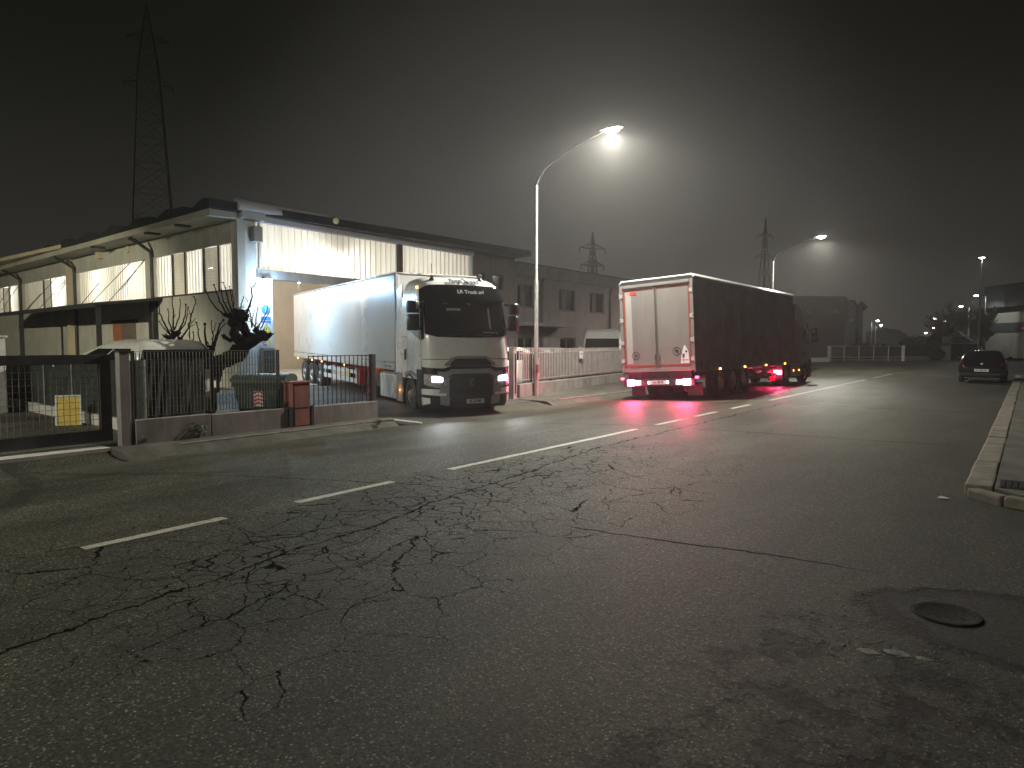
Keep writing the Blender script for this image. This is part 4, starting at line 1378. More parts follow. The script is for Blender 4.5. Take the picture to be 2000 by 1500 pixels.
# ================================================================== SHELL SHAPES FOR VEHICLES
class Shell:
    """body given by plan outlines at several heights.  level: z, front x, rear x, half width, corner radius front, rear, front bulge.
    t runs 0..8 round the outline: 0-1 front (right to left), 1-2 corner, 2-3 left side, 3-4 corner, 4-5 rear, 5-6 corner, 6-7 right side, 7-8 corner"""

    def __init__(self, levels):
        self.L = levels

    def lev(self, z):
        L = self.L
        if z <= L[0][0]:
            return L[0][1:]
        for a, b in zip(L, L[1:]):
            if z <= b[0]:
                k = (z - a[0]) / (b[0] - a[0])
                return [a[i] + (b[i] - a[i]) * k for i in range(1, 7)]
        return L[-1][1:]

    def P(self, t, z):
        fx, rx, w, rf, rr, bl = self.lev(z)
        t %= 8
        k = t - int(t)
        s = int(t)
        af, ar = w - rf, w - rr
        if s == 0:
            y = -af + 2 * af * k
            return Vector((fx - bl * (2 * k - 1) ** 2, y, z))
        if s == 1:
            a = k * math.pi / 2
            return Vector((fx - bl - rf + rf * math.cos(a), af + rf * math.sin(a), z))
        if s == 2:
            x0, x1 = fx - bl - rf, rx + rr
            return Vector((x0 + (x1 - x0) * k, w, z))
        if s == 3:
            a = k * math.pi / 2
            return Vector((rx + rr - rr * math.sin(a), ar + rr * math.cos(a), z))
        if s == 4:
            return Vector((rx, ar - 2 * ar * k, z))
        if s == 5:
            a = k * math.pi / 2
            return Vector((rx + rr - rr * math.cos(a), -ar - rr * math.sin(a), z))
        if s == 6:
            x0, x1 = rx + rr, fx - bl - rf
            return Vector((x0 + (x1 - x0) * k, -w, z))
        a = k * math.pi / 2
        return Vector((fx - bl - rf + rf * math.sin(a), -af - rf * math.cos(a), z))

    def Nm(self, t, z):
        e = .02
        a = self.P(t + e, z) - self.P(t - e, z)
        b = self.P(t, z + .03) - self.P(t, z - .03)
        n = a.cross(b)
        return n.normalized() if n.length > 1e-9 else Vector((0, 0, 1))

    def body(self, zs, top=True, bottom=True, nside=8):
        mb = MB()
        ts = []
        for s in range(8):
            n = nside if s % 2 == 0 else 5
            ts += [s + i / n for i in range(n)]
        n = len(ts)
        for z in zs:
            for t in ts:
                mb.v.append(self.P(t, z))
        for j in range(len(zs) - 1):
            for i in range(n):
                a = j * n + i
                b = j * n + (i + 1) % n
                mb.f.append((a, b, b + n, a + n))
        if top:
            c = sum((self.P(t, zs[-1]) for t in ts), Vector()) / n
            mb.v.append(c)
            k = len(mb.v) - 1
            m = (len(zs) - 1) * n
            mb.f += [(m + i, m + (i + 1) % n, k) for i in range(n)]
        if bottom:
            mb.f.append(tuple(range(n))[::-1])
        return mb

    def patch(self, mb, ts, zb, zt, off=.006, nt=None, nz=4, thick=.012):
        """raised panel; ts list of t stations with bottom and top heights"""
        if not isinstance(zb, (list, tuple)):
            zb = [zb] * len(ts)
        if not isinstance(zt, (list, tuple)):
            zt = [zt] * len(ts)
        nt = nt or max(4, int(abs(ts[-1] - ts[0]) * 8))
        S = []
        for i in range(nt + 1):
            t = ts[0] + (ts[-1] - ts[0]) * i / nt
            S.append(t)
        S = sorted(set([round(s, 5) for s in S] + [round(s, 5) for s in ts]))
        base = len(mb.v)
        cols = []
        for t in S:
            for a in range(len(ts) - 1):
                if ts[a] - 1e-4 <= t <= ts[a + 1] + 1e-4:
                    k = (t - ts[a]) / max(1e-9, ts[a + 1] - ts[a])
                    b0 = zb[a] + (zb[a + 1] - zb[a]) * k
                    t0 = zt[a] + (zt[a + 1] - zt[a]) * k
            cols.append((t, b0, t0))
        m = nz + 1
        for lay in (0, 1):
            for t, b0, t0 in cols:
                for j in range(m):
                    z = b0 + (t0 - b0) * j / nz
                    mb.v.append(self.P(t, z) + self.Nm(t, z) * (off if lay == 0 else off - thick))
        W = len(cols) * m
        for i in range(len(cols) - 1):
            for j in range(nz):
                a = base + i * m + j
                mb.f.append((a, a + m, a + m + 1, a + 1))
                mb.f.append((W + a, W + a + 1, W + a + m + 1, W + a + m))
        for i in range(len(cols) - 1):
            for j in (0, nz):
                a = base + i * m + j
                q_ = (a, W + a, W + a + m, a + m)
                mb.f.append(q_ if j == 0 else q_[::-1])
        for i in (0, len(cols) - 1):
            for j in range(nz):
                a = base + i * m + j
                q_ = (a, a + 1, W + a + 1, W + a)
                mb.f.append(q_ if i == 0 else q_[::-1])
        return mb


def wheel(parent, c, r, w, side, mat_rim=None, XM=None, holes=10):
    """side: +1 outer face towards +y, -1 towards -y"""
    ax = (0, side, 0)
    prof = [(r * .60, -w / 2), (r * .93, -w / 2), (r, -w / 2 + .04), (r, w / 2 - .05), (r * .94, w / 2), (r * .62, w / 2 - .004), (r * .60, w / 2 - .03)]
    ty = MB().lathe(prof, c, ax, 36).build('wheel', M['rubber'], parent, M=XM, smooth=40)
    rm = MB().lathe([(r * .605, w / 2 - .03), (r * .57, w / 2 - .015), (r * .54, w / 2 - .06), (r * .50, w / 2 - .085), (r * .30, w / 2 - .05), (r * .27, w / 2 + .0), (r * .16, w / 2 + .03), (0, w / 2 + .03)], c, ax, 30)
    rm.build('rim', mat_rim or M['rim'], ty, M=XM, smooth=40)
    hb = MB()
    for k in range(holes):
        a = 2 * math.pi * k / holes
        p = Vector(c) + Vector((math.cos(a) * r * .43, side * (w / 2 - .064), math.sin(a) * r * .43))
        hb.lathe([(r * .055, 0), (r * .055, .012), (0, .012)], p, ax, 10)
    hb.build('rim_hole', M['cab_black'], ty, M=XM)
    return ty


# ================================================================== LORRY CAB
CAB = Shell([(.95, .02, -2.25, 1.245, .34, .12, .07), (1.5, .00, -2.25, 1.245, .34, .12, .07), (2.05, -.04, -2.25, 1.245, .34, .12, .07),
             (2.2, -.07, -2.25, 1.24, .34, .12, .07), (3.08, -.29, -2.25, 1.20, .34, .12, .07), (3.35, -.38, -2.25, 1.17, .34, .14, .08),
             (3.50, -.47, -2.25, 1.13, .38, .2, .10), (3.60, -.58, -2.24, 1.08, .42, .2, .11), (3.68, -.74, -2.22, 1.00, .46, .2, .12), (3.735, -.98, -2.2, .88, .46, .2, .10), (3.76, -1.25, -2.1, .74, .44, .2, .06)])
BUMP = Shell([(.22, -.10, -.80, 1.19, .30, .03, .05), (.34, -.02, -.80, 1.23, .34, .03, .06), (.60, .03, -.80, 1.25, .34, .03, .07), (1.24, .03, -.80, 1.25, .34, .03, .07)])


def tY(y, af=.905):
    return .5 + y / (2 * af)


def pair(P, sh, name, mat, ts, zb, zt, **kw):
    """the same panel on both flanks, each an object of its own"""
    rv = lambda a: list(a)[::-1] if isinstance(a, (list, tuple)) else a
    P(sh.patch(MB(), ts, zb, zt, **kw), name, mat, smooth=40)
    P(sh.patch(MB(), [1 - t for t in ts][::-1], rv(zb), rv(zt), **kw), name, mat, smooth=40)


def both(sh, mb, ts, zb, zt, **kw):
    """a panel and its mirror image"""
    sh.patch(mb, ts, zb, zt, **kw)
    zb2 = list(zb)[::-1] if isinstance(zb, (list, tuple)) else zb
    zt2 = list(zt)[::-1] if isinstance(zt, (list, tuple)) else zt
    sh.patch(mb, [1 - t for t in ts][::-1], zb2, zt2, **kw)
    return mb


def make_cab(root, XM, paint, full=True, WM=None):
    XM = XM if XM is not None else Matrix.Identity(4)
    WM = WM if WM is not None else XM

    def P(mb, name, mat, parent=None, **kw):
        return mb.build(name, mat, parent or root, M=XM, **kw)

    zs = [.97, 1.2, 1.5, 1.8, 2.05, 2.2, 2.5, 2.8, 3.08, 3.22, 3.35, 3.43, 3.50, 3.55, 3.60, 3.64, 3.68, 3.71, 3.735, 3.75, 3.76]
    body = P(CAB.body(zs), 'cab_body', paint, smooth=32)
    P(BUMP.body([.22, .28, .34, .45, .60, .8, 1.0, 1.24], nside=8), 'bumper', M['cab_black'], smooth=35)
    # windscreen and black visor
    mb = CAB.patch(MB(), [-.62, 0, .5, 1, 1.62], [2.17, 2.09, 2.07, 2.09, 2.17], [3.10, 3.10, 3.10, 3.10, 3.10], off=.010, nt=26, nz=6)
    P(mb, 'windscreen', M['glass_dark'], smooth=40)
    mb = CAB.patch(MB(), [-.80, -.3, .5, 1.3, 1.80], [3.03, 3.06, 3.06, 3.06, 3.03], [3.33, 3.43, 3.46, 3.43, 3.33], off=.055, nt=26, nz=5, thick=.05)
    visor = P(mb, 'sun_visor', M['glass_dark'], smooth=40)
    # side windows
    pair(P, CAB, 'side_window', M['glass_dark'], [-1.60, -1.40, -1.02], [2.28, 2.20, 2.02], [2.98, 3.00, 3.00], off=.006)
    pair(P, CAB, 'pillar_trim', M['cab_black'], [-.95, -.66], [2.0, 2.05], [3.02, 3.04], off=.008)
    # seams
    mb = both(CAB, MB(), [-1.68, -1.668], 1.0, 3.12, off=.0025, thick=.004, nt=2)
    both(CAB, mb, [-.985, -.972], 1.0, 2.0, off=.0025, thick=.004, nt=2)
    both(CAB, mb, [-1.67, -.98], 3.10, 3.115, off=.0025, thick=.004)
    both(CAB, mb, [-1.95, -1.70], 1.62, 1.635, off=.0025, thick=.004)
    both(CAB, mb, [-1.96, -1.69], 2.10, 2.115, off=.0025, thick=.004)
    CAB.patch(mb, [-.85, tY(-.62), tY(-.4), tY(.4), tY(.62), 1.85], [1.50, 1.50, 1.575, 1.575, 1.50, 1.50], [1.515, 1.515, 1.59, 1.59, 1.515, 1.515], off=.003, thick=.005, nt=30)
    P(mb, 'panel_seam', M['cab_black'])
    # door handles, steps
    for s in (1, -1):
        P(MB().box((-1.72, s * 1.262, 1.62), (.10, .03, .30)), 'door_handle', M['cab_black'], bevel=.01)
    # upper grille
    mb = CAB.patch(MB(), [tY(-.72), tY(-.50), tY(.50), tY(.72)], [1.33, 1.33, 1.33, 1.33], [1.40, 1.565, 1.565, 1.40], off=.014, nt=14)
    P(mb, 'upper_grille', M['cab_grey'], smooth=40)
    mb = CAB.patch(MB(), [tY(-.58), tY(-.44), tY(.44), tY(.58)], [1.345, 1.345, 1.345, 1.345], [1.40, 1.525, 1.525, 1.40], off=.020, nt=14)
    P(mb, 'upper_grille_mesh', M['cab_mesh'], smooth=40)
    # dark swoosh between upper and lower grille
    mb = CAB.patch(MB(), [-.9, tY(-.75), tY(-.55), tY(.55), tY(.75), 1.9], [1.25, 1.20, 1.25, 1.25, 1.20, 1.25], [1.31, 1.27, 1.335, 1.335, 1.27, 1.31], off=.022, nt=26, thick=.03)
    P(mb, 'trim_band', M['cab_black'], smooth=40)
    # grey bridge round the main grille
    g_ = MB()
    BUMP.patch(g_, [tY(-1.0), tY(-.70), tY(-.52), tY(.52), tY(.70), tY(1.0)], [1.06, 1.02, 1.13, 1.13, 1.02, 1.06], [1.20, 1.18, 1.25, 1.25, 1.18, 1.20], off=.022, nt=24, thick=.03)
    for s in (1, -1):
        ts = [tY(-.86), tY(-.70), tY(-.60)]
        zb, zt = [.34, .30, .30], [1.0, 1.02, 1.04]
        if s == 1:
            BUMP.patch(g_, ts, zb, zt, off=.020, nt=6)
        else:
            BUMP.patch(g_, [1 - t for t in ts][::-1], zb[::-1], zt[::-1], off=.020, nt=6)
    P(g_, 'grille_surround', M['cab_grey'], smooth=40)
    mb = BUMP.patch(MB(), [tY(-.62), tY(-.48), tY(.48), tY(.62)], [.52, .46, .46, .52], [1.0, 1.10, 1.10, 1.0], off=.028, nt=14)
    gr = P(mb, 'main_grille', M['cab_mesh'], smooth=40)
    sl = MB()
    for k in range(6):
        z = .52 + k * .095
        BUMP.patch(sl, [tY(-.58), tY(.58)], z, z + .018, off=.040, nt=12, nz=1, thick=.02)
    P(sl, 'grille_slat', M['cab_black'], parent=gr)
    if full:
        # diamond badge
        dm = MB()
        x = .062
        o_, i_ = [(0, .115), (.075, 0), (0, -.115), (-.075, 0)], [(0, .075), (.045, 0), (0, -.075), (-.045, 0)]
        vs = [(x, a, .905 + b) for a, b in o_] + [(x, a, .905 + b) for a, b in i_] + [(x + .018, a * .9, .905 + b * .9) for a, b in o_] + [(x + .018, a * 1.1, .905 + b * 1.1) for a, b in i_]
        fs = []
        for k in range(4):
            j = (k + 1) % 4
            fs += [(8 + k, 8 + j, 12 + j, 12 + k), (k, j, 8 + j, 8 + k), (4 + k, 12 + k, 12 + j, 4 + j)]
        dm.add(vs, fs)
        P(dm, 'diamond_badge', M['alu'])
    # headlights
    hl = []
    for s in (1, -1):
        ts = [-.72, -.3, 0, tY(-.66)]
        zb, zt = [.86, .80, .76, .80], [1.13, 1.12, 1.10, 1.0]
        if s == -1:
            ts, zb, zt = [1 - t for t in ts][::-1], zb[::-1], zt[::-1]
        h = P(BUMP.patch(MB(), ts, zb, zt, off=.018, nt=12), 'headlight', M['lens_clear'], smooth=40)
        ts = [-.30, 0, tY(-.80)]
        zb, zt = [.93, .93, .92], [1.06, 1.06, 1.03]
        if s == -1:
            ts, zb, zt = [1 - t for t in ts][::-1], zb[::-1], zt[::-1]
        P(BUMP.patch(MB(), ts, zb, zt, off=.026, nt=8), 'headlight_led', M['e_head'] if full else M['lens_clear'], parent=h, smooth=40)
        ts = [tY(-.76), tY(-.68)]
        if s == -1:
            ts = [1 - t for t in ts][::-1]
        P(BUMP.patch(MB(), ts, .84, .96, off=.026, nt=3), 'headlight_reflector', M['alu'], parent=h)
    # white bumper corners, lower corners and fog lights
    pair(P, BUMP, 'bumper_corner', paint, [-.95, -.3, 0, tY(-.70)], [.60, .58, .56, .56], [.74, .74, .73, .70], off=.016, nt=12)
    pair(P, BUMP, 'lower_bumper_corner', paint, [-.95, -.4], [.30, .36], [.52, .50], off=.014)
    for y in (-.86, -.78, .86, .78):
        t_ = tY(y)
        p = BUMP.P(t_, .65) + Vector((.016, 0, 0))
        P(MB().lathe([(.032, 0), (.030, .008), (0, .010)], p, (1, 0, 0), 14), 'fog_light', M['lens_clear'])
    # mirrors
    for s in (1, -1):
        mb = MB()
        mb.bar((-.42, s * 1.18, 2.98), (-.40, s * 1.50, 2.98), .05, .05)
        mb.bar((-.42, s * 1.20, 2.30), (-.40, s * 1.46, 2.34), .05, .05)
        arm = P(mb, 'mirror_arm', M['cab_black'])
        for z0, z1 in ((2.72, 3.02), (2.26, 2.68)):
            sh = Shell([(z0, -.27, -.50, .13, .06, .03, .03), (z0 + .03, -.25, -.52, .145, .07, .03, .03), (z1 - .03, -.25, -.52, .15, .07, .03, .03), (z1, -.28, -.50, .135, .06, .03, .02)])
            m_ = sh.body([z0, z0 + .015, z0 + .03, (z0 + z1) / 2, z1 - .03, z1 - .012, z1])
            m_.v = [v + Vector((0, s * 1.46, 0)) for v in m_.v]
            mr = P(m_, 'mirror', M['cab_black'], smooth=40)
            P(MB().box((-.523, s * 1.46, (z0 + z1) / 2), (.006, .22, z1 - z0 - .08)), 'mirror_glass', M['alu'], parent=mr)
    # underside, arches and steps
    P(MB().bx(-2.2, -.81, -1.08, 1.08, .62, .968), 'wheel_housing', M['chassis'])
    for s in (1, -1):
        mb = MB()
        for k in range(12):
            a0, a1 = math.pi * k / 12, math.pi * (k + 1) / 12
            p0 = Vector((-1.38 + .57 * math.cos(a0), s * 1.16, .50 + .57 * math.sin(a0)))
            p1 = Vector((-1.38 + .57 * math.cos(a1), s * 1.16, .50 + .57 * math.sin(a1)))
            mb.bar(p0, p1, .22, .05, up=(0, 1, 0)) if False else mb.bar(p0, p1, .05, .20, up=(0, 1, 0))
        P(mb, 'mudguard', M['cab_black'])
    pair(P, CAB, 'arch_trim', M['cab_grey'], [-1.80, -1.5, -1.2], [1.02, 1.10, 1.02], [1.12, 1.19, 1.10], off=.012)
    for s in (1, -1):
        st = MB()
        st.bx(-.86, -.82, s * 1.0 - .2, s * 1.0 + .2, .35, .95).bx(-.95, -.50, s * 1.1 - .14, s * 1.1 + .14, .36, .42)
        P(st, 'step', M['cab_black'])
    for s in (1, -1):
        wheel(root, (-1.38, s * 1.07, .50), .50, .31, s, XM=WM)
    if full:
        # steering hint: right wheel already follows the cab
        for y in (-.78, .62):
            mb = MB().lathe([(.10, 0), (.075, .05), (.03, .13), (.0, .15)], (-.80, y, 3.60), (-.1, 0, 1), 12)
            P(mb, 'aerial_base', M['cab_black'], smooth=40)
        P(MB().tube([(-.81, -.78, 3.70), (-.84, -.79, 4.06)], .008, 5), 'aerial', M['cab_black'])
        P(MB().bx(-1.9, -1.3, -.55, .75, 3.765, 3.83), 'roof_hatch', M['cab_white'], bevel=.02)
        # lit marker lamps on the roof corners
        for s in (1, -1):
            t_ = -1.06 if s == 1 else 2.06
            p = CAB.P(t_, 3.42) + CAB.Nm(t_, 3.42) * .01
            mk_ = P(MB().blob(p, .035, rough=0), 'marker_lamp', M['e_amber'] if s == 1 else M['lens_clear'], smooth=60)
        # lettering
        def on_front(s, y, z, size, mat, name, sx=1.0, off=.065, bold=0.0, tilt=.2, sh=CAB):
            p = sh.P(tY(y), z) + Vector((off, 0, 0))
            up = Vector((-tilt, 0, 1)).normalized()
            return text(name, s, size, mat, root, XM @ facing(p, (0, 1, 0), up), sx=sx, bold=bold)
        on_front('LR Truck srl', .12, 3.29, .135, M['white_text'], 'lettering', bold=.004, tilt=.36, off=.085, sx=1.12)
        on_front('Euro', -.31, 3.605, .17, M['blue_text'], 'lettering', bold=.006, tilt=1.1, off=.055, sx=1.15)
        on_front('speed', .32, 3.59, .17, M['blue_text'], 'lettering', bold=.006, tilt=1.1, off=.055, sx=1.05)
        # small emblem between the words: an arched figure over two feet
        em = MB()
        F_ = facing(CAB.P(tY(-.02), 3.60) + Vector((.06, 0, 0)), (0, 1, 0), Vector((-1.1, 0, 1)).normalized())
        for a, b, w in (((-.10, -.09), (-.01, .11), .035), ((-.01, .11), (.06, .02), .035), ((.06, .02), (.11, -.09), .035), ((-.13, -.09), (-.05, -.09), .025), ((.07, -.09), (.15, -.09), .025), ((.20, -.10), (.56, -.10), .018)):
            a3, b3 = F_ @ Vector((a[0], a[1], 0)), F_ @ Vector((b[0], b[1], 0))
            em.bar(a3, b3, w, .006, up=(1, 0, .4))
        P(em, 'emblem', M['blue_text'])
        # things seen behind the windscreen, modelled on the glass line: wipers and a plate
        pl = MB()
        p0, p1 = CAB.P(tY(-.62), 2.80), CAB.P(tY(-.22), 2.80)
        pl.bar(p0 + Vector((.013, 0, 0)), p1 + Vector((.013, 0, 0)), .004, .10)
        P(pl, 'name_plate', M['fascia'])
        vl = MB()
        a, b = CAB.P(tY(-.70), 2.97) + Vector((.013, 0, 0)), CAB.P(tY(.10), 2.97) + Vector((.013, 0, 0))
        vl.bar(a, b, .004, .022)
        P(vl, 'blind_edge', M['cab_grey'])
        cu_ = CAB.patch(MB(), [tY(.60), tY(.66)], 2.30, 2.92, off=.012, nt=2)
        P(cu_, 'cab_curtain', M['chassis'])
        wp = MB()
        for y0, y1 in ((-.55, .05), (.15, .75)):
            a, b = CAB.P(tY(y0), 2.13) + Vector((.03, 0, 0)), CAB.P(tY(y1), 2.20) + Vector((.03, 0, 0))
            wp.bar(a, b, .018, .018)
            wp.bar(b, CAB.P(tY((y0 + y1) / 2), 2.09) + Vector((.03, 0, 0)), .022, .022)
        P(wp, 'wiper', M['cab_black'])
        dsh = MB()
        p0, p1 = CAB.P(tY(.38), 2.22), CAB.P(tY(.84), 2.20)
        dsh.bar(p0 + Vector((.012, 0, 0)), p1 + Vector((.012, 0, 0)), .004, .02)
        P(dsh, 'dash_papers', M['cab_white'])
    return body


# ------------------------------------------------------------------ the white lorry
def heading(deg):
    return R(90 - deg)


lorry = thing('white_lorry', 'white articulated lorry with lit headlights leaving the warehouse door', 'lorry', (-11.77, 13.68, -.205), rz=heading(116))
make_cab(lorry, None, M['cab_white'])
E_ = lorry.matrix_basis.inverted()
TM = E_ @ Matrix.Translation((-14.41, 15.07, -.19)) @ Matrix.Rotation(heading(112.8), 4, 'Z') @ Matrix.Rotation(.015, 4, 'Y')
lz = lorry


def LP(mb, name, mat, parent=None, trailer=False, **kw):
    return mb.build(name, mat, parent or lz, M=TM if trailer else None, **kw)


# tractor rear half
mb = MB().bx(-6.0, -2.2, -.46, -.38, .75, 1.0).bx(-6.0, -2.2, .38, .46, .75, 1.0).bx(-5.4, -3.9, -.45, .45, 1.0, 1.10)
LP(mb, 'chassis', M['chassis'])
for s in (1, -1):
    LP(MB().bx(-4.22, -2.56, s * 1.22 - .05, s * 1.22 + .02, .30, 1.02), 'side_skirt', M['cab_white'], bevel=.03)
    LP(MB().bx(-2.55, -2.02, s * 1.215 - .05, s * 1.215 + .02, .26, 1.12), 'step_panel', M['cab_grey'], bevel=.03)
    LP(MB().bx(-4.1, -2.7, s * 1.20 - .06, s * 1.20 + .03, 1.03, 1.07), 'catwalk_edge', M['alu'])
    LP(MB().bx(-4.2, -2.05, s * .85 - .3, s * .85 + .3, .35, 1.0), 'fuel_tank', M['chassis'])
    mb = MB()
    vs = [(-2.27, s * 1.20, 1.02), (-2.78, s * 1.17, 1.35), (-2.86, s * 1.16, 3.45), (-2.27, s * 1.16, 3.60)]
    mb.slab(vs, (0, -s, 0), .05)
    LP(mb, 'side_fairing', M['cab_white'])
    mb = MB()
    for k in range(10):
        a0, a1 = math.pi * (.04 + .92 * k / 10), math.pi * (.04 + .92 * (k + 1) / 10)
        mb.bar((-5.18 + .60 * math.cos(a0), s * .98, .5 + .60 * math.sin(a0)), (-5.18 + .60 * math.cos(a1), s * .98, .5 + .60 * math.sin(a1)), .04, .56, up=(0, 1, 0))
    LP(mb, 'mudguard', M['cab_grey'])
    wheel(lz, (-5.18, s * .98, .50), .50, .56, s)
    for x in (-2.22, -3.9):
        LP(MB().blob((x, s * 1.245, .60), .045, rough=0, sy=.5), 'side_marker', M['e_amber'], smooth=60)
mb = MB()
for x in (-2.42, -2.16):
    for z in (.42, .70, .92):
        mb.box((x, -1.24, z), (.03, .012, .035))
LP(mb, 'step_bolt', M['cab_black'])
# front plate
pl = LP(MB().box((.085, .10, .40), (.012, .52, .115)), 'number_plate', M['white_text'])
LP(MB().box((.088, .343, .40), (.012, .036, .112)), 'plate_band', M['sign_blue'], parent=pl)
text('plate_text', 'GE 252MR', .105, M['black_text'], pl, facing((.094, .08, .40), (0, 1, 0), (0, 0, 1)), bold=.003, sx=.86)
# trailer
LP(MB().bx(-13.45, -.02, -1.262, 1.262, 1.33, 3.93), 'trailer_box', M['trailer_white'], trailer=True, bevel=.012)
mb = MB().bx(-13.47, 0, -1.285, 1.285, 3.932, 4.0)
LP(mb, 'roof_rail', M['alu'], trailer=True, bevel=.03)
for s in (1, -1):
    LP(MB().bx(-.10, .03, s * 1.2225 - .0625, s * 1.2225 + .0625, 1.0, 3.93), 'corner_post', M['fascia'], trailer=True, bevel=.02)
    LP(MB().bx(-13.47, -.105, s * 1.2425 - .0425, s * 1.2425 + .0425, 1.12, 1.328), 'floor_rail', M['trailer_white'], trailer=True, bevel=.006)
LP(MB().bx(-13.47, -.105, -1.295, -1.264, 1.332, 1.365), 'floor_rail', M['alu'], trailer=True, bevel=.004)
for x in (-3.4, -6.8, -10.1):
    LP(MB().bx(x - .004, x + .004, -1.2645, -1.262, 1.34, 3.93), 'panel_joint', M['fascia'], trailer=True)
mb = MB().bx(-13.3, -.4, -.55, -.42, .85, 1.12).bx(-13.3, -.4, .42, .55, .85, 1.12).bx(-3.2, -.3, -1.19, 1.19, 1.05, 1.118)
for x in (-1.2, -2.4, -4.2, -6, -8, -10, -12):
    mb.bx(x - .06, x + .06, -1.19, 1.19, 1.0, 1.05)
LP(mb, 'trailer_chassis', M['chassis_red'], trailer=True)
for s in (1, -1):
    mb = MB().bx(-3.22, -3.06, s * 1.0 - .08, s * 1.0 + .08, .22, 1.0).bx(-3.28, -3.0, s * 1.0 - .14, s * 1.0 + .14, .18, .22)
    mb.bar((-3.14, s * 1.0, .9), (-3.9, s * .5, .95), .05)
    LP(mb, 'landing_leg', M['chassis_red'], trailer=True)
    mb = MB().bx(-8.3, -3.9, s * 1.22 - .015, s * 1.22 + .015, .48, .64).bx(-8.3, -3.9, s * 1.22 - .015, s * 1.22 + .015, .80, .93)
    for x in (-4.1, -5.5, -6.9, -8.2):
        mb.bx(x - .03, x + .03, s * 1.19 - .03, s * 1.19 + .012, .45, 1.0)
    LP(mb, 'side_guard', M['trailer_white'], trailer=True)
    mb = MB().bx(-3.88, -3.55, s * 1.1 - .15, s * 1.1 + .1, .45, .95)
    LP(mb, 'tool_box', M['chassis_red'], trailer=True)
    for x in (-9.0, -10.31, -11.62):
        wheel(lz, (x, s * 1.06, .50), .50, .38, s, XM=TM)
    for x in (-2.0, -5.2, -8.4, -10.0, -12.6):
        LP(MB().box((x, s * 1.292, 1.07), (.09, .02, .04)), 'side_marker', M['e_amber'], trailer=True)
LP(MB().box((-5.1, -1.20, .72), (.55, .02, .13)), 'orange_plate', M['sign_yellow'], trailer=True)
mb = MB().bx(-.62, -.32, -1.2875, -1.2858, 1.19, 1.235).bx(-.86, -.72, -1.2875, -1.2858, 1.19, 1.25)
LP(mb, 'makers_label', M['steel_mid'], trailer=True)
for s in (1, -1):
    lamp_light('headlamp_beam', 'SPOT', (.16, s * .95, .99), 150, (.92, .96, 1), lz, size=.06, aim=(1, s * .06, -.20), angle=66, blend=.8)
lamp_light('marker_glow', 'POINT', (-2.22, -1.36, .60), 1.5, (1, .45, .1), lz, size=.04)

# ------------------------------------------------------------------ the dark curtain-sided lorry
T2 = thing('curtain_lorry', 'dark grey curtain sided lorry with glowing red tail lights on the street', 'lorry', (-9.52, 31.75, -.12), rz=R(90))
X2 = Matrix.Rotation(-.052, 4, 'X')
LEN = 11.35


def CP(mb, name, mat, parent=None, **kw):
    return mb.build(name, mat, parent or T2, M=X2, **kw)


q = random.Random(9)
# curtain: gently rippled sheets on both sides
for s in (1, -1):
    vs, fs = [], []
    nx, nz = 90, 10
    for i in range(nx + 1):
        x = -.10 - (LEN - .28) * i / nx
        for j in range(nz + 1):
            z = 1.02 + (3.84 - 1.02) * j / nz
            k = .010 * math.sin(x * 5.1) + .008 * math.sin(x * 11.7 + z) + .006 * math.sin(x * 2.3 + z * 1.4)
            vs.append((x, s * (1.262 + k * (1 - abs(j / nz - .4))), z))
    for i in range(nx):
        for j in range(nz):
            a = i * (nz + 1) + j
            fs.append((a, a + 1, a + nz + 2, a + nz + 1))
    CP(MB().add(vs, fs), 'curtain', M['curtain'], smooth=60)
    mb = MB()
    for k in range(20):
        x = -.35 - k * .555
        mb.bar((x, s * 1.283, 1.22), (x + .02, s * 1.27, .88), .035, .008, up=(0, 1, 0))
        mb.box((x, s * 1.288, 1.10), (.05, .015, .10))
    CP(mb, 'curtain_strap', M['cab_black'])
CP(MB().bx(-LEN + .02, -.05, -1.235, 1.235, 1.0, 3.84), 'load_space', M['curtain'])
for s in (1, -1):
    yo = s * 1.31
    sec = [(yo - s * .13, 3.845), (yo, 3.845), (yo, 3.885), (yo - s * .02, 3.892), (yo - s * .02, 3.905), (yo - s * .09, 3.985), (yo - s * .13, 3.985)]
    k_ = len(sec)
    CP(MB().add([(x, y, z) for x in (-LEN, 0) for y, z in sec], [tuple(range(k_)), tuple(range(k_, 2 * k_))] + [(i, (i + 1) % k_, k_ + (i + 1) % k_, k_ + i) for i in range(k_)]), 'roof_rail', M['trailer_white'])
CP(MB().bx(-LEN - .03, -LEN + .06, -1.195, 1.195, 3.903, 3.965), 'roof_edge', M['trailer_white'], bevel=.025)
CP(MB().bx(-LEN + .065, -.02, -1.195, 1.195, 3.90, 3.945), 'roof', M['alu'])
for s in (1, -1):
    CP(MB().bx(-LEN + .02, -.02, s * 1.2375 - .0375, s * 1.2375 + .0375, .88, 1.0), 'floor_rail', M['curtain'])
